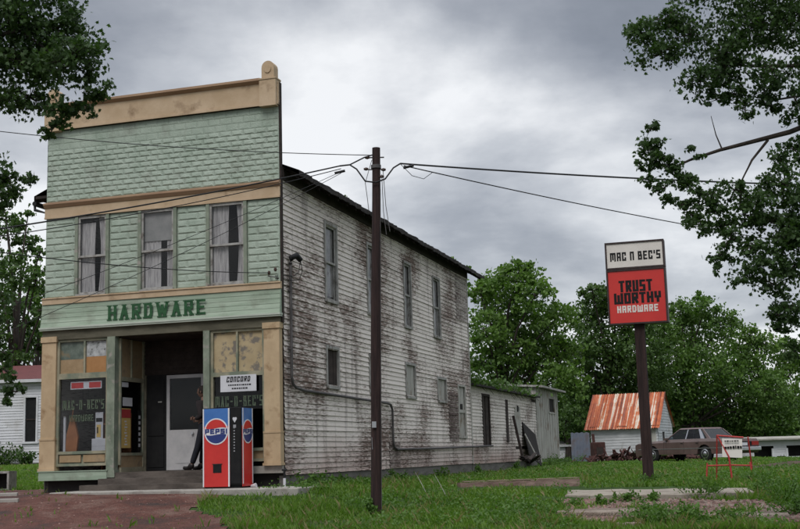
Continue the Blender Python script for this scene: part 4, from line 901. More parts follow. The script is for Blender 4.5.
mb = MB(); mb.tube([(-.5,.15,tz(2.80)),(-.5,.15,tz(2.76)),(-.1,.2,tz(2.72))],.012,6); mb.build('bracket', M['signframe'], ts)

# ------------------------------------------------------------------ utility pole and wires
pb = P(375.5,515,20); pt_ = P(376,148,20)
gzp = gz(pb.x,20.0)
up = thing('utility_pole','dark leaning wooden utility pole in the grass before the side wall','utility pole',(pb.x,20,gzp))
dx_ = pt_.x-pb.x; Hh = pt_.z-gzp
n = 16
mb = MB(); mb.tube([(dx_*t+.006*math.sin(t*9),.01*math.sin(t*7),-.3+(Hh+.3)*t) for t in np.linspace(0,1,n)],[.095-.025*t for t in np.linspace(0,1,n)],14); mb.build('pole_shaft', M['pole'], up)
def up_at(e, ox=0, oy=0):   # local point on the pole at eye height e
    z = e+EYE-gzp; return Vector((dx_*z/Hh+ox, oy, z))
for e in (5.06,4.85):
    mb = MB(); q = up_at(e); mb.tube([q+Vector((-.14,-.02,0)),q+Vector((.14,-.02,0))],.012,6); mb.build('through_bolt', M['pipe'], up)
for (e, ox) in ((5.06,-.15),(4.86,-.17),(4.84,.13),(4.72,.10)):
    mb = MB(); q = up_at(e,ox,-.03); mb.tube([q+Vector((-.04,0,0)),q,q+Vector((.04,0,0))],[.018,.032,.018],8); mb.build('insulator', M['ceramic'], up)
mb = MB(); q = up_at(4.9); mb.tube([q+Vector((0,0,-.03)),q+Vector((0,0,.03))],.088,12); mb.build('band', M['pipe'], up)
mb = MB(); mb.tube([up_at(4.5,.075,-.03),up_at(2.0,.085,-.04),up_at(-.9,.10,-.04)],.006,5); mb.build('ground_wire', M['pipe'], up)
MB().box(-.02,.05,-.105,-.09,1.45,1.55).build('metal_tag', M['silver'], up)
mb = MB(); mb.tube([up_at(.3,-.06,-.085),up_at(.1,-.05,-.09)],.004,4); mb.build('nail_strip', M['silver'], up)
def cat(a, b, sag, n=24):
    return [a.lerp(b,t)-Vector((0,0,4*sag*t*(1-t))) for t in np.linspace(0,1,n)]
base = Vector((pb.x,20,gzp))
mb = MB(); w0 = up_at(4.9,-.45)
mb.tube([up_at(4.93,-.62,-.02),up_at(4.94,-.45,-.04),up_at(4.85,-.33,-.08),up_at(4.63,-.18,-.1),up_at(4.60,0,-.11),up_at(4.66,.16,-.1),up_at(4.86,.30,-.06),up_at(4.94,.42,-.03)],.014,6); mb.tube([up_at(5.10,-.06,-.05),up_at(5.06,-.2,-.05),up_at(4.94,-.45,-.04)],.012,6)
mb.tube([up_at(4.93,.42,-.03),up_at(4.72,.62,-.03),up_at(4.66,.82,-.02),up_at(4.78,.98,0)],.006,5)
mb.build('jumper_cable', M['cable'], up)
mb = MB(); mb.tube([up_at(5.0,-.07,-.09),up_at(4.6,-.18,-.09),up_at(4.3,-.14,-.09),up_at(4.12,-.12,-.09)],.006,5); mb.tube([up_at(4.85,.12,-.06),up_at(4.2,.17,-.06),up_at(3.75,.24,-.06)],.006,5); mb.tube([up_at(4.75,.10,-.06),up_at(4.1,.13,-.06),up_at(3.7,.18,-.06)],.006,5); mb.build('hanging_wires', M['pipe'], up)
for (ox,e) in ((-.62,4.82),(.56,4.88)):
    mb = MB(); q = up_at(e,ox,-.03); mb.tube([q+Vector((-.09,0,-.02)),q+Vector((.09,0,.02))],.024,8); mb.build('splice_clamp', M['cable'], up)
def wire(a, b, sag, r, label, n=30):
    mb = MB(); mb.tube(cat(a,b,sag,n), r, 6); return tag(mb.build('overhead_wire', M['cable']), label, 'wire', 'overhead wires strung from the utility pole')
L_ = base+up_at(4.93,-.62,-.02)
wire(base+up_at(5.10,-.05,-.03), P(-150,112,19), .15, .007, 'thin topmost wire crossing the tin above the upstairs windows')
wire(L_, P(-120,246,16.5), .08, .013, 'thick cable sagging left from the pole past the tan cornice')
wire(base+up_at(4.88,-.60,-.02), P(-120,252,16.5), .13, .008, 'thinner cable running just under the thick one to the left')
fb = Vector((*SW(-.2,-.12),BZ+Z(3.72))); fb2 = Vector((*SW(-.06,-.12),BZ+Z(3.80)))
wire(fb, P(-60,244,17), .10, .009, 'wire from the facade corner bracket running left below the upstairs windows')
wire(base+up_at(4.85,-.55,-.02), P(-100,345,16), .10, .005, 'fine wire slanting down left across the middle upstairs window')
wire(base+up_at(4.80,-.60,-.02), P(-100,375,16), .12, .005, 'fine wire slanting down left lowest across the right upstairs window')
Rr = base+up_at(4.94,.42,-.03)
wire(Rr, P(1000,188,22), .10, .015, 'thick cable running right from the pole into the tree')
wire(base+up_at(4.90,.48,-.03), P(1000,268,33), .25, .010, 'thinner sagging wire dropping right from the pole behind the tree branches')

# ------------------------------------------------------------------ red stand-up sign
g0 = gz(7.15,27.4)
rs = thing('red_frame_sign','small white handwritten board on a rickety red metal frame in the grass','sign',(7.15,27.4,g0),R(-8))
mb = MB(); 
def bar(p, q, r=.018): mb.tube([p,q],r,6)
bar((-.06,0,1.04),(.16,-.08,.55),.02); bar((.16,-.08,.55),(.20,-.1,.0),.022); bar((-.06,0,1.04),(-.10,.3,0)); bar((.62,0,.98),(.72,.3,0)); bar((-.36,.0,0),(-.31,.04,.42)); bar((.66,-.1,0),(.62,-.03,.42))
rs1 = mb.build('leg_frame', M['redpaint'], rs)
mb = MB(); bar((-.06,-.01,1.03),(.52,-.01,.97),.02); mb.build('top_bar', M['redpaint'], rs); mb = MB(); bar((.20,-.06,.36),(.66,-.02,.34)); bar((-.31,.04,.36),(.2,-.04,.36)); mb.build('cross_bar', M['redpaint'], rs)
mb = MB(); mb.mbox(Matrix.Translation((.25,-.05,.74))@Euler((R(-6),R(4),0)).to_matrix().to_4x4(),.44,.015,.42); bd = mb.build('sign_board', M['signwhite'], rs)
mb = MB()
for (zz, a, b, h_) in ((.885,.09,.40,.03),(.73,.08,.43,.065),(.585,.10,.42,.05)):
    xx = a
    while xx < b:
        wl = rr.uniform(.02,.05); mb.box(xx,xx+wl,-.078+(.74-zz)*.10-.004,-.06+(.74-zz)*.10,zz,zz+h_*rr.uniform(.7,1)); xx += wl+rr.uniform(.012,.02)
mb.build('print', M['black'], bd)

# ------------------------------------------------------------------ car
car = thing('parked_sedan','maroon-brown four-door sedan with faded roof parked on the grass by the rusty-roofed shed','car')
cp_ = P(702,461,50.2); car.location = (12.30,51.2,gz(12.3,51.2)); 
CL, CWid = 5.2, 1.84    # length along local x (front = -x), width y; the camera sees the -y side and the tail
car.rotation_euler = (0,0,R(-55))
def arch(cx, r, n=9): return [(cx+r*math.cos(t), .33+r*math.sin(t)) for t in np.linspace(math.pi,0,n)]
low = [(-2.6,.34),(-2.6,.30)]
bottom = [(-2.58,.28)]+arch(-1.62,.39)+arch(1.28,.39)+[(2.52,.32)]
top = [(2.60,.46),(2.60,.80),(2.56,.90),(1.6,.95),(1.1,.96),(-.85,.95),(-1.0,.93),(-2.45,.84),(-2.60,.76),(-2.62,.45)]
prof = bottom+top
mbc = MB()
# body as stations across the width so that the sides tuck in
ys_ = [(-.92,.0,.0),(-.90,.0,.035)]
def ring(y, inset, drop):
    out_ = []
    for (p, q) in prof:
        qq = q-drop if q > .8 else q
        pp = p*(1-inset/2.6)
        out_.append((pp, y, qq))
    return out_
rings = [ring(-.87,.05,.03), ring(-.92,.0,.07), ring(-.92,.0,.12)][:0]
rings = [ring(-.86,.03,.0), ring(.86,.03,.0)]
n = len(prof)
outer_l = [(p*(.992), -.92, q if q < .8 else .80+(q-.8)*.2) for (p,q) in prof]; outer_r = [(p,-y,q) for (p,y,q) in outer_l]
vs = outer_l+rings[0]+rings[1]+outer_r
fs = []
for a in range(3):
    for i in range(n): fs.append((a*n+i, a*n+(i+1)%n, (a+1)*n+(i+1)%n, (a+1)*n+i))
fs += [tuple(range(n-1,-1,-1)), tuple(range(3*n,4*n))]
mbc.add(vs, fs); bm_ = mbc.build('body', M['carpaint'], car, True); bevel(bm_,.03,2)
# greenhouse
gh = MB()
gb = [(-.95,.945),(1.32,.945)]; gt = [(-.28,1.40),(.98,1.41)]
def P8(z0, z1, xb0, xb1, xt0, xt1, wb, wt): return [(xb0,-wb,z0),(xb1,-wb,z0),(xb1,wb,z0),(xb0,wb,z0),(xt0,-wt,z1),(xt1,-wt,z1),(xt1,wt,z1),(xt0,wt,z1)]
box8 = [(0,3,2,1),(4,5,6,7),(0,1,5,4),(1,2,6,5),(2,3,7,6),(3,0,4,7)]
# glass volume
gh.add(P8(.93,1.36,-.90,1.50,-.22,1.00,.76,.62), box8); gl_ = gh.build('windows', M['cglass'], car)
mb = MB(); mb.add(P8(1.355,1.415,-.30,1.02,-.22,.92,.66,.58), box8); ro = bevel(mb.build('roof', M['vinyl'], car),.02)
def pillar_(x0, x1, xt0, xt1, s, m='carpaint', name='pillar'):
    mb = MB(); yb_, yt_ = s*.775, s*.635
    vs = [(x0,yb_,.93),(x1,yb_,.93),(x1,yb_-s*.05,.93),(x0,yb_-s*.05,.93),(xt0,yt_,1.37),(xt1,yt_,1.37),(xt1,yt_-s*.05,1.37),(xt0,yt_-s*.05,1.37)]
    mb.add(vs, box8); return mb.build(name, M[m], car, True)
for s in (-1,1):
    pillar_(-.98,-.90,-.28,-.21,s); pillar_(.14,.20,.22,.27,s,'chrome'); pillar_(1.00,1.20,.80,.90,s,'chrome' if s<0 else 'carpaint'); pillar_(1.34,1.52,.94,1.02,s)
mb = MB()
for s in (-1,1): mb.box(-.95,1.5,s*.80-.02,s*.80+.02,.935,.955); mb.box(-2.4,2.4,s*.915-.012,s*.915+.012,.55,.58)
mb.build('side_trim', M['chrome'], car)
mb = MB(); mb.box(-.7,1.2,-.5,.5,.60,.93); mb.box(.55,.75,-.6,.6,.9,1.15); mb.box(-.15,.0,-.6,-.1,.9,1.18); mb.box(-.15,.0,.1,.6,.9,1.18); mb.build('seats', M['dark'], car)
def wheel(x_, y_):
    w_ = MB(); s = 1 if y_ > 0 else -1; prof_ = [(.10,.0),(.25,.0),(.315,.03),(.335,.06),(.335,.15),(.31,.19),(.2,.19)]
    n_ = 28; vs = []
    for (r_, d_) in prof_:
        for k in range(n_): t = 2*math.pi*k/n_; vs.append((x_+r_*math.cos(t), y_-s*d_, .335+r_*math.sin(t)))
    fs = [(i*n_+j,i*n_+(j+1)%n_,(i+1)*n_+(j+1)%n_,(i+1)*n_+j) for i in range(len(prof_)-1) for j in range(n_)]
    w_.add(vs, fs, True); o = w_.build('wheel', M['rubber'], car, True)
    c = MB(); vs = []
    for (r_, d_) in ((.0,-.02),(.08,-.015),(.10,.01),(.19,.0),(.215,.02)):
        for k in range(n_): t = 2*math.pi*k/n_; vs.append((x_+r_*math.cos(t), y_-s*(d_-.004), .335+r_*math.sin(t)))
    c.add(vs, [(i*n_+j,i*n_+(j+1)%n_,(i+1)*n_+(j+1)%n_,(i+1)*n_+j) for i in range(4) for j in range(n_)], True); c.build('hubcap', M['chrome'], o, True)
for x_ in (-1.62,1.28):
    for y_ in (-.90,.90): wheel(x_, y_)
mb = MB(); mb.box(2.56,2.72,-.90,.90,.42,.58); bevel(mb.build('rear_bumper', M['chrome'], car),.03)
mb = MB(); mb.box(-2.72,-2.58,-.90,.90,.42,.56); bevel(mb.build('front_bumper', M['chrome'], car),.03)
for s in (-1,1):
    mb = MB(); mb.box(2.585,2.62,s*.45,s*.86,.64,.80); mb.build('tail_lamp', M['lampred'], car)
    mb = MB(); mb.box(-2.66,-2.60,s*.45,s*.85,.60,.74); mb.build('headlight', M['vwhite'], car)
mb = MB(); mb.box(2.585,2.61,-.43,.43,.62,.80); mb.build('rear_panel', M['black'], car)
mb = MB(); mb.box(2.612,2.618,-.16,.16,.63,.75); mb.build('number_plate', M['paper'], car)
mb = MB(); mb.box(-.86,-.72,-.98,-.86,.93,1.02); mb.build('mirror', M['carpaint'], car)
mb = MB(); mb.box(-.93,-.925,-.93,-.922,.36,.9)
for xx in (-.80,.17,.98): mb.box(xx,xx+.012,-.9245,-.9205,.38,.86)
for xx in (.02,.84): mb.box(xx,xx+.12,-.945,-.92,.78,.80)
mb.build('door_seam', M['dark'], car)

# ------------------------------------------------------------------ shed with the rusty roof
e0 = P(585.5,427,65); e1 = P(663,424.5,65)
shed = thing('rusty_roof_shed','small white clapboard shed under a steep rusty iron roof, behind the junk','shed')
SY = R(-23); SW_ = 3.65; SD = 4.1
shed.location = (13.50,64.3,gz(13.5,64.3)); shed.rotation_euler = (0,0,SY)   # root at front right corner; x to the left is negative
gs = shed.location.z; 
EH = 1.24+EYE-gs; RH = 2.98+EYE-gs
mb = MB(); clapboards(mb,-SW_,0,0,EH,[(-2.6,-2.2,.0,.45),(-.62,-.12,0,EH-.1),(-2.3,-2.1,.0,.5)],rowh=.15,x=0,flip=-1,axis='x',seed=31); mb.box(-SW_,-.64,.003,.06,0,EH); mb.build('front_wall', M['shedside'], shed)
mb = MB(); mb.box(-.64,-.10,.02,.06,0,EH-.06); mb.box(-.66,-.62,-.03,.02,0,EH); mb.build('doorway', M['dark'], shed)
mb = MB(); mb.box(-.38,-.10,-.02,.02,0,EH-.08); mb.build('door_leaf', M['pale'], shed)
mb = MB(); clapboards(mb,0,SD,0,EH,[(1.1,1.75,.75,1.45)],rowh=.15,x=0,seed=32)
# gable boards
k = 0; z = EH
while z < RH-.1:
    f0 = (z-EH)/(RH-EH); f1 = min(1,(z+.15-EH)/(RH-EH)); a0, a1 = SD/2*f0, SD-SD/2*f0; b0, b1 = SD/2*f1, SD-SD/2*f1
    mb.add([(.02,a0,z),(.02,a1,z),(.002,b1,z+.15),(.002,b0,z+.15),(0,a0,z),(0,a1,z)],[(0,1,2,3),(4,5,1,0)]); z += .15
mb.build('gable_wall', M['shedside'], shed)
mb = MB(); mb.box(-.01,.0,1.1,1.75,.75,1.45); mb.build('window', M['dark'], shed)
mb = MB(); mb.box(0,.03,1.03,1.10,.68,1.52); mb.box(0,.03,1.75,1.82,.68,1.52); mb.box(0,.032,1.10,1.75,1.45,1.52); mb.box(0,.032,1.10,1.75,.68,.75); mb.build('window_frame', M['shedside'], shed)
mb = MB(); mb.box(-SW_,-SW_+.06,.06,SD,0,EH); mb.box(-SW_,0,SD-.06,SD,0,EH); mb.prism([(0,EH),(SD,EH),(SD/2,RH)],'x',-SW_,-SW_+.05); mb.build('back_walls', M['shedside'], shed, True)
mb = MB(); nr = 120; vs = []
for i in range(nr+1):
    u = -SW_-.30+(SW_+.45)*i/nr; rp = .022*math.cos(u*2*math.pi/.115); rp += .03 if abs(((u+10)%.6)-.3) < .02 else 0
    # sheet ends step slightly
    st_ = .05*math.sin(int((u+10)/.6)*2.3)
    for (y_, z_) in ((-.30-st_*.6,EH-.06-(.30)*(RH-EH)/(SD/2)*.55),(SD/2,RH+.05),(SD+.25,EH-.12)): vs.append((u,y_,z_+rp))
mb.add(vs, [(i*3+k,(i+1)*3+k,(i+1)*3+k+1,i*3+k+1) for i in range(nr) for k in (0,1)]); mb.build('iron_roof', M['rust'], shed)
mb = MB(); mb.box(-SW_-.1,.1,-.12,-.02,EH-.16,EH-.04); mb.build('fascia', M['soffit'], shed)
# blue sheet and far white building
x = thing('blue_sheet','slate-blue metal sheet standing upright left of the rusty-roofed shed','sheet')
bp_ = P(579,460,60); x.location = (8.72,60,gz(8.7,60)); x.rotation_euler = (R(-4),0,R(-10)); mb = MB(); vs = []
for i in range(25):
    u = -.46+.92*i/24
    vs += [(u,.02*math.cos(i*math.pi/2),-.1),(u,.02*math.cos(i*math.pi/2),1.46+.02*math.sin(i))]
mb.add(vs,[(i*2,i*2+2,i*2+3,i*2+1) for i in range(24)]); mb.add([(p,q+.01,r_) for p,q,r_ in vs],[(i*2+1,i*2+3,i*2+2,i*2) for i in range(24)]); mb.build('panel', M['bluepanel'], x)
mb = MB(); mb.box(-.4,-.34,.04,.10,-.1,1.4); mb.box(.34,.4,.04,.10,-.1,1.4); mb.build('post', M['soffit'], x)

def cottage(name, label, loc, rz, Wx, Dy, H, Hr, m, mroof, wins_, seedn, rowh=.16, over=.3, cat_='house', band=None):
    """long box with eaves on its front; front faces local -y"""
    r = thing(name, label, cat_, loc, rz)
    hol = [w_[:4] for w_ in wins_]
    mb = MB(); clapboards(mb,-Wx/2,Wx/2,0,H,hol,rowh=rowh,x=0,flip=-1,axis='x',seed=seedn); clapboards(mb,0,Dy,0,H,[],rowh=rowh,x=Wx/2,flip=1,seed=seedn+1); clapboards(mb,0,Dy,0,H,[],rowh=rowh,x=-Wx/2,flip=-1,seed=seedn+2)
    mb.prism([(0,H),(Dy,H),(Dy/2,Hr)],'x',Wx/2-.05,Wx/2); mb.prism([(0,H),(Dy,H),(Dy/2,Hr)],'x',-Wx/2,-Wx/2+.05); mb.build('wall', M[m], r)
    mb = MB(); mb.box(-Wx/2+.02,Wx/2-.02,.09,.12,-.3,H); mb.box(-Wx/2-.01,Wx/2+.01,-.02,.09,-.4,-.002); mb.build('foundation', M['stone'], r)
    mb = MB(); mb.prism([(-over,H-.05),(-over,H+.06),(Dy/2,Hr+.12),(Dy+over,H+.06),(Dy+over,H-.05),(Dy/2,Hr)],'x',-Wx/2-over,Wx/2+over); mb.build('roof', M[mroof], r, True)
    mb = MB(); mb.box(-Wx/2-over,Wx/2+over,-over-.03,-over+.0,H-.09,H+.05); mb.build('fascia', M['whiteside'], r)
    for (a,b,c,d) in hol:
        f_ = MB(); t = .09; f_.box(a-t,a,-.05,.04,c-t,d+t); f_.box(b,b+t,-.05,.04,c-t,d+t); f_.box(a,b,-.05,.04,d,d+t); f_.box(a-t-.05,b+t+.05,-.09,.04,c-t,c)
        o = f_.build('window', M[m], r)
        g = MB(); g.box(a,b,.03,.035,c,d); g.build('pane', M['black'], o)
        g = MB(); g.box(a,b,.0,.03,(c+d)/2-.03,(c+d)/2+.03); g.build('sash', M['soffit'], o)
    return r
hg = gz(-19,55)
cottage('white_house','white clapboard house with dull red roof left of the store',(-21.0,55,.1+EYE),R(-3),9.2,6,3.72,4.55,'whiteside','redroof',[(3.72,4.22,.95,2.95),(-.2,.5,.95,2.95),(-3.2,-2.5,.95,2.95)],41,rowh=.125)
cottage('distant_white_outbuilding','low white outbuilding glimpsed between the lean-to and the shed',(11.2,84,EYE-.62),R(-5),7,5,.95,1.5,'whiteside','sash',[(-1.6,-1.0,.3,.8)],51,.15,.2,'shed')
# long low white building on the right with porch posts
rbx = P(765,460,60)
lb_ = thing('long_white_building','long low white building with dark open bays at the right edge','building',(21.6,68,gz(21.6,68)),R(3))
Hb = EYE+.34-lb_.location.z
mb = MB(); mb.box(-4.5,6,.0,.06,0,Hb-.1)
for k in range(0): pass
mb = MB(); clapboards(mb,-4.5,6,Hb-.42,Hb-.08,[],rowh=.12,x=0,flip=-1,axis='x',seed=61); clapboards(mb,-4.5,-2.1,0,Hb-.42,[],rowh=.12,x=0,flip=-1,axis='x',seed=62); clapboards(mb,-.9,-.15,0,Hb-.42,[(-.75,-.25,.0,.3)],rowh=.12,x=0,flip=-1,axis='x',seed=63); clapboards(mb,-.15,.85,0,.30,[],rowh=.12,x=0,flip=-1,axis='x',seed=64); mb.build('wall', M['whiteside'], lb_)
mb = MB(); mb.box(-4.5,6,.6,.66,0,Hb-.1); mb.build('bay_interior', M['dark'], lb_)
mb = MB()
for xx in (-2.1,-.95,-.15,.85,1.15,2.4,3.6,4.8): mb.box(xx-.06,xx+.06,-.06,.06,0,Hb-.56)
mb.build('porch_post', M['whiteside'], lb_)
mb = MB()
for k in range(4): mb.box(1.2,6,-.02,.02,.15+k*.22,.19+k*.22)
mb.build('rail', M['whiteside'], lb_)
mb = MB(); mb.prism([(-.45,Hb-.10),(-.45,Hb-.02),(2.5,Hb+.12),(5,Hb-.02),(5,Hb-.10)],'x',-4.9,6.4); mb.build('roof', M['concrete'], lb_, True)
# junk heap before the shed
jk = thing('junk_heap','heap of rusty brown scrap on the grass in front of the white shed','scrap pile',(11.0,57.5,gz(11.0,57.5)))
parts = {'bent_sheet':MB(),'scrap_pipes':MB(),'broken_boards':MB()}
for k in range(150):
    u = rr.gauss(.3,1.45); 
    if abs(u) > 3.2: continue
    hz_ = .42*math.exp(-((u-.2)/2.2)**2); z_ = rr.uniform(0,hz_)
    mtx = Matrix.Translation((u, rr.gauss(0,.35), z_+.03))@Euler((rr.uniform(-1,1),rr.uniform(-1,1),rr.uniform(0,3))).to_matrix().to_4x4()
    key = rr.choice(list(parts)); 
    if key == 'bent_sheet': parts[key].mbox(mtx, rr.uniform(.2,.6), rr.uniform(.15,.4), .015)
    elif key == 'scrap_pipes': parts[key].mbox(mtx, rr.uniform(.3,.8), .04, .04)
    else: parts[key].mbox(mtx, rr.uniform(.4,1.0), .15, .04)
for k_, v_ in parts.items(): v_.build(k_, M['junk'], jk)
x = thing('scrap_stove','rusty upright stove body at the left end of the scrap heap','scrap',(9.35,58.6,gz(9.35,58.6)),.3); mb = MB(); mb.box(-.3,.3,-.25,.25,.1,.95); bevel(mb.build('stove_body', M['junk'], x),.05); mb = MB(); mb.tube([(-.2,0,.95),(-.22,.02,1.35)],.07,8); mb.build('flue', M['junk'], x); mb = MB(); mb.box(-.2,.15,-.27,-.251,.3,.7); mb.build('stove_door', M['soffit'], x)

# object at the left edge: stacked crate and pale kerb stones
q = ground_hit(6,491)
x = thing('crate_planter','grey wooden crate with a dark open front at the left edge of the gravel','crate',(q.x-.02,q.y+.1,q.z),R(-8)); mb = MB()
mb.box(-.36,-.31,-.2,.2,.0,.46); mb.box(.10,.15,-.2,.2,0,.46); mb.box(-.31,.10,-.2,.2,0,.05); mb.box(-.31,.10,-.2,.2,.41,.46); mb.build('crate_frame', M['sash'], x); mb = MB(); mb.box(-.31,.10,.15,.19,.05,.41); mb.build('back_board', M['dark'], x)
for (py_, lab) in ((497,'upper of two pale kerb stones on the gravel at the left edge'),(503,'lower of two pale kerb stones on the gravel at the left edge')):
    q = ground_hit(2,py_); x = tag(MB().box(-.6,.30,-.05,.05,-.03,.075).build('kerb_stone', M['concrete']), lab, 'kerb stone', 'kerb stones at the left edge'); x.location = q; x.rotation_euler = (0,0,R(2)); bevel(x,.015)

# ------------------------------------------------------------------ person in the doorway
def skinobj(name, chain, m, parent, sub=2, root=0):
    """chain: list of (pos, radius, parent index)"""
    me = bpy.data.meshes.new(name); me.from_pydata([c[0] for c in chain], [(i,c[2]) for i,c in enumerate(chain) if c[2] is not None], [])
    o = bpy.data.objects.new(name, me); col.objects.link(o); o.parent = parent
    md = o.modifiers.new('skin','SKIN'); md.use_smooth_shade = True
    for i, c in enumerate(chain):
        r_ = c[1]; me.skin_vertices[0].data[i].radius = r_ if hasattr(r_,'__len__') else (r_,r_); me.skin_vertices[0].data[i].use_root = (i == root)
    s = o.modifiers.new('sub','SUBSURF'); s.levels = sub; s.render_levels = sub
    me.materials.append(M[m]); return o
pr_ = thing('person','person in dark jacket and trousers leaning in the shop doorway behind the vending machine','person')
onstore(pr_,(-2.07,.62,Z(-.20)))
# local: faces -x; leans back so hips are right of the feet
hip = (.06,0,.90)
hd = (-.01,0,1.60)
body_ch = [(hip,(.13,.16),None),((.07,0,1.08),(.11,.145),0),((.07,0,1.28),(.12,.17),1),((.05,0,1.41),(.07,.09),2),((.03,0,1.48),.052,3),((.02,0,1.53),.05,4),
  ((.055,.10,.86),.085,0),((-.02,.10,.48),.058,6),((-.08,.11,.09),.038,7),
  ((.055,-.10,.86),.085,0),((-.05,-.10,.48),.058,9),((-.20,-.10,.09),.038,10),
  ((.06,.19,1.36),.052,2),((.10,.24,1.10),.042,12),((-.08,.20,1.02),.034,13),((-.14,.16,1.03),.026,14),
  ((.06,-.19,1.36),.052,2),((.10,-.24,1.10),.042,16),((-.09,-.16,1.06),.034,17),((-.15,-.09,1.07),.026,18)]
skinobj('body', body_ch, 'skin', pr_)
hm = bmesh.new(); bmesh.ops.create_uvsphere(hm, u_segments=32, v_segments=24, radius=1)
for v in hm.verts:
    x_, y_, z_ = v.co; X, Y_, Zz = x_*.098, y_*.076, z_*.122
    if x_ < 0 and z_ < 0: X *= 1-.12*abs(z_); Y_ *= 1-.28*abs(z_)
    if x_ < -.7: 
        X -= .026*math.exp(-(y_/.17)**2-((z_+.15)/.18)**2)         # nose
        X -= .008*math.exp(-(y_/.28)**2-((z_+.48)/.07)**2)-.005*math.exp(-(y_/.3)**2-((z_+.56)/.03)**2)
        X += .010*(math.exp(-((abs(y_)-.36)/.14)**2-((z_-.04)/.1)**2)); X -= .007*math.exp(-(z_+.85)**2/.02)
    v.co = (hd[0]+X, hd[1]+Y_, hd[2]+.02+Zz)
me = bpy.data.meshes.new('head'); hm.to_mesh(me); hm.free(); me.materials.append(M['skin']); me.polygons.foreach_set('use_smooth',[True]*len(me.polygons)); o = bpy.data.objects.new('head', me); col.objects.link(o); o.parent = pr_
for s in (-1,1):
    mb = MB(); mb.tube([(hd[0]-.083,s*.027,1.625),(hd[0]-.090,s*.027,1.625)],[.012,.009],8); mb.build('eye', M['dark'], o)
    mb = MB(); mb.tube([(hd[0]+.01,s*.074,1.59),(hd[0]+.015,s*.084,1.61),(hd[0]+.01,s*.076,1.635)],[.010,.016,.012],6); mb.build('ear', M['skin'], o)
hm = bmesh.new(); bmesh.ops.create_uvsphere(hm, u_segments=28, v_segments=18, radius=1)
bmesh.ops.delete(hm, geom=[v for v in hm.verts if v.co.z < -.45 or (v.co.x < -.45 and v.co.z < .45)], context='VERTS')
for v in hm.verts: v.co = (hd[0]+.008+v.co.x*.105, v.co.y*.085, 1.63+v.co.z*.125)
me = bpy.data.meshes.new('hair'); hm.to_mesh(me); hm.free(); me.materials.append(M['hair']); me.polygons.foreach_set('use_smooth',[True]*len(me.polygons)); h_o = bpy.data.objects.new('hair', me); col.objects.link(h_o); h_o.parent = pr_
skinobj('trousers', [((.06,0,.92),(.145,.175),None),((.06,0,1.02),(.125,.16),0),((.055,.10,.84),.10,0),((-.02,.10,.48),.074,2),((-.075,.11,.12),.062,3),((.055,-.10,.84),.10,0),((-.05,-.10,.48),.074,5),((-.19,-.10,.12),.062,6)], 'jeans', pr_)
skinobj('jacket', [((.065,0,.98),(.15,.185),None),((.07,0,1.12),(.13,.17),0),((.075,0,1.28),(.14,.195),1),((.055,0,1.42),(.085,.11),2),((.06,.20,1.37),.085,2),((.10,.255,1.10),.06,4),((-.06,.21,1.02),.05,5),((.06,-.20,1.37),.085,2),((.10,-.255,1.10),.06,7),((-.07,-.175,1.055),.05,8)], 'jacket', pr_)
for (hx, hy, hz_, s) in ((-.15,.16,1.03,1),(-.16,-.08,1.07,-1)):
    ch = [((hx,hy,hz_),(.024,.03),None),((hx-.05,hy-s*.02,hz_-.005),(.016,.034),0)]
    for k in range(4):
        oz = .026-.017*k; ln_ = (.036,.042,.039,.030)[k]; i0 = len(ch)
        ch.append(((hx-.075,hy-s*.025,hz_+oz),.0085,1)); ch.append(((hx-.075-ln_*.6,hy-s*.045,hz_+oz-.004),.0078,i0)); ch.append(((hx-.075-ln_*.7,hy-s*.075,hz_+oz-.008),.0068,i0+1))
    ch.append(((hx-.03,hy-s*.03,hz_+.034),.011,0)); ch.append(((hx-.06,hy-s*.055,hz_+.045),.009,len(ch)-1))
    skinobj('hand', ch, 'skin', pr_, 1)
for (fx, fy, tilt) in ((-.08,.11,0),(-.20,-.10,1)):
    skinobj('boot', [((fx,fy,.16),.056,None),((fx+.0,fy,.06),(.05,.05),0),((fx+.04,fy,.035),.034,1),((fx-.10,fy,.045),(.04,.042),1),((fx-.20,fy,.035+.02*tilt),(.03,.036),3)], 'leather', pr_, 2)

# ------------------------------------------------------------------ vegetation
def template_scatter(name, m, pts, size, tmpl_v, tmpl_f, parent=None, flat=0., sizevar=.35, up=None, smooth=False):
    pts = np.asarray(pts, float); n = len(pts)
    if n == 0: return None
    ax = rng.normal(size=(n,3)); ax[:,2] = ax[:,2]*(1-flat)+flat*2.0*(rng.random(n)+.3); ax /= np.linalg.norm(ax,axis=1)[:,None]   # leaf normals
    t = rng.normal(size=(n,3)); t[:,2] -= .5; t -= (t*ax).sum(1)[:,None]*ax; t /= np.linalg.norm(t,axis=1)[:,None]; b = np.cross(ax,t)
    sz = size*(1+sizevar*rng.uniform(-1,1,n)) if not hasattr(size,'__len__') else size
    tv = np.asarray(tmpl_v,float)
    V = pts[:,None,:]+sz[:,None,None]*(tv[None,:,0,None]*t[:,None,:]+tv[None,:,1,None]*b[:,None,:]+tv[None,:,2,None]*ax[:,None,:])
    k = len(tv); V = V.reshape(-1,3); return mesh_fast(name, m, V, tmpl_f, n, k, parent)
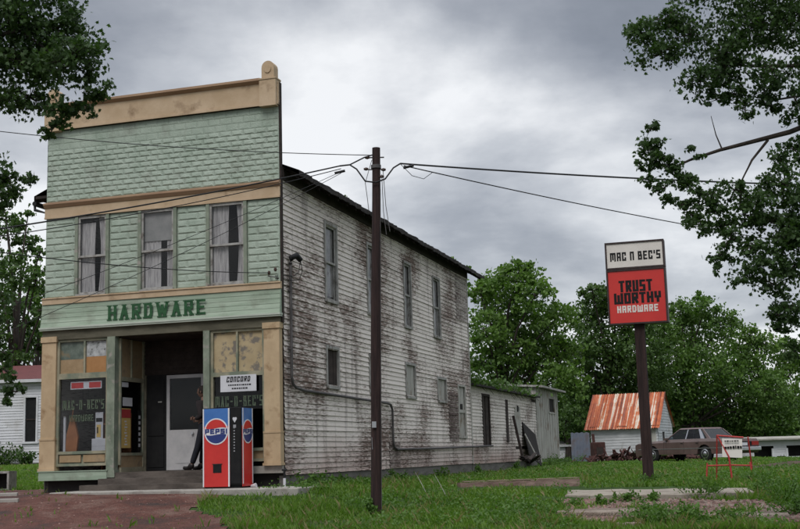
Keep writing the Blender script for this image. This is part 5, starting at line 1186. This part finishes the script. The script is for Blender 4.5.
def mesh_fast(name, m, V, tmpl_f, n, k, parent=None):
    me = bpy.data.meshes.new(name); nf = len(tmpl_f); ls = [len(f_) for f_ in tmpl_f]; flat_ = np.array([i for f_ in tmpl_f for i in f_]); tot = len(flat_)
    me.vertices.add(len(V)); me.vertices.foreach_set('co', V.astype(np.float32).ravel())
    idx = (flat_[None,:]+np.arange(n)[:,None]*k).ravel(); me.loops.add(len(idx)); me.loops.foreach_set('vertex_index', idx.astype(np.int32))
    st = np.concatenate([[0],np.cumsum(ls)[:-1]]); starts = (st[None,:]+np.arange(n)[:,None]*tot).ravel()
    me.polygons.add(nf*n); me.polygons.foreach_set('loop_start', starts.astype(np.int32)); me.polygons.foreach_set('loop_total', np.tile(ls,n).astype(np.int32))
    me.update(calc_edges=True); me.materials.append(m); o = bpy.data.objects.new(name, me); col.objects.link(o)
    if parent is not None: o.parent = parent
    return o
LEAF_V = [(-.5,0,0),(-.2,.30,.05),(.15,.26,.05),(.55,0,-.06),(.15,-.26,.05),(-.2,-.30,.05)]; LEAF_F = [(0,3,2,1),(0,5,4,3)]
MAPLE_V = [(-.5,0,0),(-.28,.20,.02),(-.30,.5,.0),(.0,.25,.03),(.12,.42,.0),(.22,.14,.02),(.60,0,-.05),(.22,-.14,.02),(.12,-.42,0),(0,-.25,.03),(-.30,-.5,0),(-.28,-.20,.02)]
MAPLE_F = [(0,6,5,4,3,2,1),(0,11,10,9,8,7,6)]
def blob_pts(c, r, n, sub=.35, nsub=None, squash=(1,1,1), shell=.3):
    """clumped points: sub-clusters inside an ellipsoid, leaves around each sub-cluster"""
    nsub = nsub or max(5, n//22)
    d = rng.normal(size=(nsub,3)); d /= np.linalg.norm(d,axis=1)[:,None]; rad = (shell+(1.12-shell)*rng.random(nsub))**.7; wt = rng.random(nsub)**1.2+.15; spread = .55+.9*rng.random(nsub)
    cc = d*rad[:,None]*r*np.array(squash)*(1-sub*.4)
    k = rng.choice(nsub,n,p=wt/wt.sum()); dd = rng.normal(size=(n,3))*r*sub*.45*np.array([1,1,.62])*spread[k][:,None]; q = cc[k]+dd
    q[:,2] -= .25*sub*np.linalg.norm(dd[:,:2],axis=1)
    return q+np.array(c), cc+np.array(c)
def tree(name, label, base, height, blobs, leaf, m, dens, group=None, cat_='tree', trunk_r=.2, tmpl=(LEAF_V,LEAF_F), limbs=True, lean=(0,0), sub=.35, extra_limbs=(), squash=(1,1,.8), flat=.3, twig_r=.03, trunk_top=None):
    """blobs: list of (center world, radius)"""
    base = Vector(base); t = thing(name, label, cat_, base, 0, group)
    allp = []; subs = []
    for (c, r) in blobs:
        n_ = int(dens*r*r); p, s = blob_pts(c, r, n_, sub, squash=squash); allp.append(p); subs.append((Vector(c), r, s))
    pts = np.concatenate(allp)-np.array(base)
    template_scatter('crown', m, pts, leaf, *tmpl, parent=t, flat=flat)
    mb = MB(); tt = Vector((*lean, (trunk_top or height*.62)))
    tr = [Vector((0,0,-.2)), tt*.25+Vector((.05,0,0)), tt*.5, tt*.75-Vector((.04,.03,0)), tt]
    mb.tube(tr, [trunk_r*1.25,trunk_r,trunk_r*.85,trunk_r*.65,trunk_r*.42], 10); mb.build('trunk', M['bark'], t)
    mb = MB()
    for (c, r, s) in subs:
        c2 = c-base; k_ = min(1,max(.3,(c2.z-.2*height)/height)); a = tt*min(1,k_*1.0)
        mid = a.lerp(c2,.5)+Vector((rr.uniform(-.1,.1),rr.uniform(-.1,.1),.12*(c2-a).length))
        if limbs: mb.tube([a,mid,c2],[trunk_r*.38,trunk_r*.24,twig_r],6)
        for q in s[:(26 if not limbs else 10)]: 
            q2 = Vector(q)-base; mb.tube([c2,c2.lerp(q2,.55)+Vector((0,0,.05*r)),q2],[twig_r*.8,twig_r*.5,twig_r*.2],4,cap=False)
    for pl, r0, r1 in extra_limbs: 
        mb.tube([Vector(p)-base for p in pl],list(np.linspace(r0,r1,len(pl))),7)
    mb.build('branches', M['bark'], t); return t
# near tree at left: only its branches hang into view
def PB(lst): return [(P(x_,y_,Y_), r_*1.2/FOC*Y_) for (x_,y_,Y_,r_) in lst]
nb_ = PB([(18,18,14,34),(55,30,14.2,34),(70,62,13.8,30),(40,62,14.4,32),(15,60,14,30),(88,92,14,13),(104,90,14,11),(80,110,14.1,15),(62,112,14,17),(52,130,14,11),(30,98,14.2,22),(92,70,13.9,12),(70,20,14,17),(12,100,14,18),(85,50,14,20),(-30,50,14,40),(-20,-20,14,50),(40,-20,14,38),
  (8,180,13.6,14),(28,178,13.6,9),(18,194,13.6,8),(2,205,13.5,12),(8,372,13,13),(16,392,13,10),(2,352,13,11),(4,398,13,8),(-30,300,13,40),(-30,180,13.5,40)])
tree('maple_tree','dark leafy maple overhanging the top left corner, its trunk out of view', (-9.2,13.5,gz(-9.2,13.5)), 8.5, nb_, .056, M['leafnear'], 5600, trunk_r=.3, tmpl=(MAPLE_V,MAPLE_F), sub=.44, flat=.25, twig_r=.010,limbs=False,
  extra_limbs=[([(-9.2,13.5,5),(-7,13.8,6.2),P(20,30,14),P(60,60,14)],.06,.01)])
nr_ = PB([(640,35,16,19),(665,20,16,20),(660,55,16,22),(690,35,16,26),(700,80,15.8,22),(725,55,16,26),(735,95,16,17),(755,25,16,36),(775,70,15.6,24),(790,20,16,34),(745,110,15.8,12),(770,105,15.8,13),(716,100,15.8,10),(795,100,15.6,14),(630,30,16,9),(760,-30,16,60),(700,-20,16,30),(830,60,16,40),
  (650,130,16.2,9),(658,142,16.2,11),(644,150,16.2,8),(652,152,16.2,12),(663,158,16.2,10),(640,165,16.2,7),(676,172,16.2,9),(684,178,16.2,11),(665,188,16.2,11),(682,205,16.2,10),(700,205,16.2,14),(716,212,16.2,13),(692,215,16.2,10),(655,160,16.2,12),(648,180,16.2,9),(668,165,16.2,13),(690,150,16.1,7),(700,158,16.1,6),(690,185,16.2,15),(672,200,16.2,10),(712,195,16.2,14),(735,190,16,14),(700,222,16.2,16),(728,225,16.2,18),(760,205,16,22),(785,185,16,24),(795,150,16,16),(755,245,16,18),(785,240,16,26),(720,255,16.2,12),(745,275,16,15),(775,285,16,18),(795,310,16,22),(780,330,16,10),(780,160,16,13),(792,232,16,20),(770,222,16,16),(790,270,16,18),(798,118,16,14),(765,92,16,14),(796,350,16,16),(730,240,16,14),(745,215,16,15),(798,200,16,20),(765,262,16,16),(776,312,16,13),(725,75,16,18),(830,220,16,40),(715,270,16.2,8)])
lim = [P(840,112,16),P(790,132,16),P(755,141,16),P(720,150,16.1),P(690,160,16.2),P(668,170,16.2)]
lim2 = [P(768,140,16),P(752,160,16),P(742,180,16),P(740,205,16)]
lim3 = [P(840,60,16),P(790,66,16),P(745,66,16),P(720,62,16)]
lim4 = [P(722,149,16.1),P(716,135,16.1),P(711,116,16.1)]; lim5 = [P(840,120,16),P(805,95,16),P(775,100,16),P(745,72,16)]
tree('oak_tree','dark tree hanging over the right edge with a bare forked limb below its densest leaves', (9.6,16.5,gz(9.6,16.5)), 8.5, nr_, .056, M['leafnear'], 4700, trunk_r=.32, tmpl=(MAPLE_V,MAPLE_F), sub=.44, flat=.25, twig_r=.010,limbs=False,
  extra_limbs=[([(9.6,16.5,4.0),(8.2,16.2,5.2)]+lim,.055,.012),(lim2,.020,.008),([(9.6,16.5,5),(8,16,6.4)]+lim3,.05,.012),(lim4,.012,.004),(lim5,.025,.01)])
# background trees
def crownblobs(lst, Y, dy=2.0): return [(P(x_,y_,Y+rr.uniform(-dy,dy)), r_*1.12/FOC*Y) for (x_,y_,r_) in lst]
G = 'trees behind the store and shed'
def bt(name, label, px_, Y, lst, leafm, leaf, dens, tr=.25, group=G, **k):
    g_ = P(px_,440,Y); b_ = (g_.x,Y,gz(g_.x,Y)); H_ = max(P(x_,y_-r_,Y).z for x_,y_,r_ in lst)-b_[2]
    return tree(name, label, b_, H_, crownblobs(lst,Y), leaf, M[leafm], dens, group, trunk_r=tr, sub=.34, flat=.35, **k)
bt('leafy_tree','tall mid-green tree rising just behind the rear annex roof',505,63,[(490,285,20),(515,280,24),(535,295,22),(500,310,28),(530,325,30),(555,320,22),(485,330,22),(510,350,30),(545,355,30),(485,362,22),(565,350,20),(520,378,24),(558,380,22),(480,292,16),(520,268,13),(572,385,18),(500,385,20)],'leafa',.20,560)
bt('leafy_tree','dark tree whose crown shows behind the tall red sign',612,76,[(600,300,20),(585,320,20),(620,305,24),(640,325,22),(605,340,30),(640,355,30),(580,350,24),(615,375,30),(588,385,24),(650,385,24),(595,410,24),(575,420,20),(592,292,12),(622,402,22)],'leafc',.20,560)
bt('leafy_tree','broad rounded tree right of the tall sign, behind the car',692,80,[(680,312,18),(705,308,16),(660,330,22),(690,335,30),(720,325,20),(740,345,20),(670,360,30),(705,370,34),(740,375,30),(765,390,24),(680,400,28),(720,405,30),(755,412,26),(655,400,24),(700,425,22),(780,405,16),(735,428,18),(765,430,14),(700,299,10),(672,430,16)],'leafb',.20,560)
bt('leafy_tree','lighter tree with gaps in its crown at the far right behind the long building',765,82,[(750,335,14),(765,345,18),(785,350,18),(800,365,20),(780,370,16),(805,395,20),(770,385,20),(790,392,12),(745,360,18),(755,420,20),(785,425,14)],'leafa',.20,430)
bt('leafy_tree','low dark thicket tree filling the gap between the lean-to and the rusty roof',568,84,[(560,400,24),(580,405,22),(555,430,18),(575,432,18),(598,425,20),(600,400,18),(545,415,16)],'leafc',.22,480)
bt('leafy_tree','dark tree directly behind the rusty-roofed shed',640,88,[(620,415,24),(650,420,24),(680,425,20),(640,395,26),(600,430,18),(670,402,24),(700,432,16),(720,430,16)],'leafc',.22,480)
bt('leafy_tree','distant blue-green tree on the skyline at the far right edge',800,120,[(790,425,12),(805,415,14),(820,425,14)],'leafb',.35,240)
bt('leafy_tree','treetop poking above the main roof near its far end',452,44,[(455,262,7),(463,266,6),(448,272,8),(460,280,12)],'leafb',.2,220,tr=.12)
bt('leafy_tree','small treetop just visible above the roof beside the pole',362,42,[(345,196,3),(366,212,4),(340,205,5),(358,225,10)],'leafb',.2,260,tr=.12)
bt('leafy_tree','dark airy tree behind the white house at the left edge',14,62,[(8,230,20),(28,245,16),(15,270,22),(36,280,14),(5,305,20),(25,320,20),(38,345,12),(10,345,22),(-10,260,25),(28,215,8),(-15,330,26),(20,362,14),(5,212,12),(40,252,9),(42,310,10)],'leafc',.18,520,group='trees at the left edge')
bt('leafy_tree','second tree further back at the left edge, seen through the first',36,80,[(40,270,14),(30,340,20),(50,300,20),(20,300,20),(45,345,20),(60,330,22)],'leafb',.22,330,group='trees at the left edge')
# distant wood line
def mass(name, label, xs0, xs1, Y, h, m, n, leaf):
    X = rng.uniform(xs0,xs1,n); Yy = Y+rng.normal(0,2,n); top = h*(1+.3*np.sin(X*.35)+.2*np.sin(X*.9+1)+.12*np.sin(X*2.3)); Zz = np.array([gz(a,b) for a,b in zip(X,Yy)])+top*rng.random(n)**.7
    o = template_scatter(name, m, np.stack([X,Yy,Zz],1), leaf, LEAF_V, LEAF_F, flat=.3); return tag(o, label, 'trees', kind='stuff')
mass('far_wood','dark far-off wood closing the view behind the trees',-60,70,112,4.2,M['leafc'],42000,.6)

# bushes and weeds
def bush(name, label, c, r, h, n, leaf, m, group=None, cat_='bush'):
    base = Vector((c[0],c[1],gz(c[0],c[1]))); t = thing(name, label, cat_, base, 0, group)
    nst = max(5,int(n/60)); st = rng.normal(size=(nst,3))*np.array([r*.5,r*.4,0]); st[:,2] = h*(.45+.55*rng.random(nst))
    k = rng.integers(0,nst,n); f_ = rng.random(n)**.6; p = st[k]*f_[:,None]*np.array([1,1,1])+rng.normal(size=(n,3))*r*.13; p[:,2] = np.abs(p[:,2])
    template_scatter('foliage', M[m], p, leaf, LEAF_V, LEAF_F, parent=t, flat=.5)
    mb = MB()
    for s_ in st[:12]: mb.tube([(s_[0]*.3,s_[1]*.3,-.03),(s_[0],s_[1],s_[2])],[.012,.004],4,cap=False)
    mb.build('stems', M['weed'], t); return t
hb = [(-20.5,54.2,1.0,1.1),(-19.2,54.3,.9,.95),(-18.0,54.3,.8,1.0),(-17.0,54.2,.7,.8)]
labs = ['leftmost foundation bush under the white house wall','second foundation bush from the left under the white house','third foundation bush, just left of the house window','foundation bush nearest the store, below the white house window']
for (c, lab) in zip(hb, labs): bush('foundation_bush', lab, c, c[2], c[3]-.1, 500, .12, 'leafc', 'bushes under the white house')
# weeds along the store wall
wl_ = [(.35,.4,.35,.35,'leafy weed clump at the front corner of the side wall beside the standpipe'),(.35,1.3,.3,.28,'weed clump at the wall foot just right of the store corner'),(.4,2.6,.3,.22,'small weed clump at the wall foot left of the utility pole'),(.4,6.4,.25,.3,'weed tuft at the wall foot just right of the pole'),(.5,9.8,.3,.3,'dry weed tuft against the middle of the side wall'),(.5,14.6,.35,.3,'weed clump below the boarded white door'),(.5,19.6,.35,.35,'weed clump left of the leaning boards at the annex'),(.9,25.5,.55,.4,'bright weed patch in front of the leaning dark sheet'),(.8,28.0,.6,.45,'bright weed patch at the foot of the vertical-board lean-to'),(.7,31.0,.6,.4,'weed clump at the far corner of the lean-to')]
for (a,b,r_,h_,lab) in wl_:
    x0_, y0_ = SW(a,b); bush('weed_clump', lab, (x0_,y0_), r_, h_, 260, .055, 'weed', 'weeds along the store wall', 'weeds')
q = Vector((pb.x,19.93,0)); bush('weed_clump','weeds round the foot of the utility pole',(q.x,q.y),.20,.30,380,.045,'weed','weeds in the grass','weeds')
bush('weed_clump','weeds round the foot of the tall sign post',(5.38,26.9),.25,.22,260,.045,'weed','weeds in the grass','weeds')
wp = [(600,505,.22,.16,'weed tuft left of centre on the gravel below the pale slab'),(628,503,.25,.18,'bushy weed in front of the pale slab'),(650,502,.24,.20,'weed in front of the pale slab right under the tall sign'),(700,499,.40,.40,'dark tall weed at the slab edge left of the red frame sign'),(716,497,.22,.45,'upright stalky weed in front of the red frame sign'),(655,516,.5,.18,'sprawling low weeds in the middle of the broken paving'),(690,518,.45,.2,'low leafy weeds left of the lower right paving chunk'),(640,523,.55,.22,'low weeds at the bottom below the tall sign'),(672,526,.5,.25,'leafy weeds at the bottom edge, right of centre'),(765,493,.6,.42,'lush green weeds right of the slab end'),(785,500,.7,.42,'lush green weeds at the right edge'),(800,515,.5,.3,'weeds at the lower right corner'),(575,507,.25,.15,'tiny weed on the pale gravel at its left'),(720,525,.45,.22,'weeds at the bottom edge beneath the right paving chunk'),(540,520,.5,.2,'coarse grass clump left of the broken paving'),(755,482,.4,.25,'low weeds beside the foot of the red frame sign')]
for (x0_,y0_,r_,h_,lab) in wp:
    q = ground_hit(x0_,min(y0_,528)); bush('weed_clump', lab, (q.x,q.y), r_, h_, int(900*r_), .052, 'weed', 'weeds in the broken paving', 'weeds')
# vines on the annex roof
v_ = thing('roof_vines','tangle of dark vines growing over the annex roof edge','vines'); onstore(v_,(0,21.2,AH+.1)); 
n = 1900; p = np.stack([rng.normal(-.55,.42,n), rng.uniform(-5.6,5.0,n), np.zeros(n)],1); p[:,2] = np.abs(rng.normal(0,.13,n))*(1+.7*np.sin(p[:,1]*1.3)+.4*np.sin(p[:,1]*3.1))-.12*(p[:,0]>.15)
template_scatter('foliage', M['leafc'], p, .13, LEAF_V, LEAF_F, parent=v_, flat=.3)
mb = MB()
for k in range(16): y = rr.uniform(-5,5); mb.tube([(-.8,y,0),(-.1,y+rr.uniform(-.4,.4),.15),(.25,y+rr.uniform(-.5,.5),-.1-rr.uniform(0,.3))],[.02,.014,.006],5)
mb.build('stems', M['bark'], v_)

bare = [pxpoly([(566,487),(752,488),(758,499),(566,500)]), pxpoly([(455,483),(580,482),(580,491),(455,492)])]
def isbare(x, y): return any(inpoly(x, y, p) for p in bare)
# grass blades (three-blade tufts)
def grass(n, region, hmin, hmax, m, name, width=.006):
    X = []; Yl = []; 
    while len(X) < n:
        y = 17.2+ (rng.random()**1.5)*(region[1]-17.2); x_ = rng.uniform(-.36,.36)*y
        X.append(x_); Yl.append(y)
    X = np.array(X); Y = np.array(Yl)
    keep = np.ones(n,bool)
    # keep off the lot, the gravel, paving and building footprint
    c, s = math.cos(YAW), math.sin(YAW); lx = (X-BX)*c+(Y-BY)*s; ly = -(X-BX)*s+(Y-BY)*c
    keep &= ~((lx > -5.7) & (lx < .03) & (ly > -.1) & (ly < 32.3)); keep &= ~((lx > -4.3) & (lx < .97) & (ly > -1.56) & (ly < 0))
    noise = np.sin(X*1.9+Y*.7)*np.sin(Y*1.7-X*.6)+.5*np.sin(X*5.3)*np.sin(Y*4.7)
    pl = np.array([inpoly(a,b,lot) for a,b in zip(X,Y)]); keep &= ~(pl & (rng.random(n) > .015)); 
    pg = np.array([inpoly(a,b,gp) for a,b in zip(X,Y)]); keep &= ~(pg & ((noise < .75) | (rng.random(n) < .7))); keep &= ~np.array([isbare(a,b) for a,b in zip(X,Y)])
    keep &= rng.random(n) < np.clip(.72+.7*noise,.12,1)
    keep &= ~((np.hypot((X-14.2)/4.1,(Y-37.2)/2.8) < 1) & (rng.random(n) > .12))
    X, Y, noise = X[keep], Y[keep], noise[keep]; Zz = np.array([gz(a,b) for a,b in zip(X,Y)]); k = len(X)
    H = (hmin+(hmax-hmin)*rng.random(k)**1.6)*(1+.35*noise)*np.clip(1.15-(Y-17)/60,.5,1.2); H = np.maximum(H,.02); Wb = width*(1+(Y-17)/16)*(1+rng.random(k))
    verts = np.zeros((k,12,3)); 
    for j in range(3):
        a = rng.uniform(0,2*np.pi,k); dx, dy = np.cos(a), np.sin(a); ln_ = H*rng.uniform(.25,.8,k); ox, oy = rng.normal(0,.03,(2,k))
        hj = H*rng.uniform(.6,1.1,k)
        verts[:,j*4+0] = np.stack([X+ox-dy*Wb,Y+oy+dx*Wb,Zz-.01],1); verts[:,j*4+1] = np.stack([X+ox+dy*Wb,Y+oy-dx*Wb,Zz-.01],1)
        verts[:,j*4+2] = np.stack([X+ox+dx*ln_*.4+dy*Wb*.8,Y+oy+dy*ln_*.4-dx*Wb*.8,Zz+hj*.6],1); verts[:,j*4+3] = np.stack([X+ox+dx*ln_,Y+oy+dy*ln_,Zz+hj],1)
    return mesh_fast(name, m, verts.reshape(-1,3), [(0,1,2),(0,2,3),(4,5,6),(4,6,7),(8,9,10),(8,10,11)], k, 12)
tag(grass(150000, (0,62), .04, .13, M['grass'], 'grass'), 'unmown green grass over the lot beside and in front of the store', 'grass', kind='stuff')
def lawn_weeds(n):
    P_ = []
    while len(P_) < n:
        y = 17.5+rng.random()**1.4*32; x_ = rng.uniform(-.3,.36)*y
        c, s = math.cos(YAW), math.sin(YAW); lx = (x_-BX)*c+(y-BY)*s; ly = -(x_-BX)*s+(y-BY)*c
        if (lx > -5.8 and lx < .1 and ly > -1.6) or inpoly(x_,y,lot) or isbare(x_,y) or (inpoly(x_,y,gp) and rng.random() < .8): continue
        if math.sin(x_*.9+1)*math.sin(y*.7)+.6*math.sin(x_*2.3)*math.sin(y*1.9+2) < .15: continue
        g = gz(x_,y); m_ = rng.integers(6,16)
        q = rng.normal(0,.09,(m_,3)); q[:,2] = np.abs(q[:,2])*.7+.03; P_ += [tuple(v+np.array([x_,y,g])) for v in q]
    return P_
o = template_scatter('lawn_weeds', M['weed'], lawn_weeds(30000), .05, LEAF_V, LEAF_F, flat=.6); tag(o, 'patches of broad-leaved weeds mixed through the lawn', 'weeds', kind='stuff')
M['straw'] = leafmat('dry_grass_blade',(.13,.12,.05),(.24,.21,.10),trans=.3)
tag(grass(5000, (0,50), .07, .20, M['straw'], 'dry_grass', .004), 'dry seed-headed blades standing among the green grass', 'grass', kind='stuff')
# gravel stones
def stones(n, poly, m, name, label, size):
    xs_ = [p[0] for p in poly]; ys2 = [p[1] for p in poly]; pts = []
    while len(pts) < n:
        a, b = rng.uniform(max(min(xs_),-9),max(xs_)), rng.uniform(max(min(ys2),17),max(ys2))
        if inpoly(a,b,poly): pts.append((a,b,gz(a,b)+.018))
    V = [(-.5,-.4,-.1),(.5,-.35,-.1),(.45,.4,-.1),(-.4,.5,-.1),(-.25,-.2,.35),(.3,-.15,.3),(.2,.25,.38),(-.2,.22,.3)]; F = [(4,5,6,7),(0,1,5,4),(1,2,6,5),(2,3,7,6),(3,0,4,7)]
    p = np.array(pts); a = rng.uniform(0,6.28,n); s = size*(.4+rng.random(n)**3*2.2); tv = np.array(V)
    Vx = p[:,None,:]+s[:,None,None]*np.stack([tv[None,:,0]*np.cos(a)[:,None]-tv[None,:,1]*np.sin(a)[:,None],tv[None,:,0]*np.sin(a)[:,None]+tv[None,:,1]*np.cos(a)[:,None],np.repeat(tv[None,:,2],n,0)],2)
    return tag(mesh_fast(name, m, Vx.reshape(-1,3), F, n, 8), label, 'gravel', kind='stuff')
M['pebble'] = mat('loose_stone',(.10,.055,.045),.9,(.20,.13,.11),6,rand=.5)
stones(1500, lot, M['pebble'], 'loose_gravel', 'loose stones scattered over the red gravel lot', .014)
stones(5000, gp, M['pebble'], 'loose_rubble', 'loose stones scattered over the pale gravel patch', .026)
# leggy seed stalks in the grass
for (x0_, y0_, hpx, ln_) in ((428,497,-8,'pale bent grass stalk right of the utility pole, nearer the wall'),(448,500,10,'pale bent grass stalk midway between the pole and the timber beam')):
    q = ground_hit(x0_,y0_); mb = MB(); sgn = -1 
    mb.tube([q,q+Vector((-.10,.05,.22)),q+Vector((-.22,.1,.45))],[.006,.005,.003],4); s1 = mb.build('grass_stalk', M['pale']); tag(s1, ln_, 'stalk', 'grass stalks')
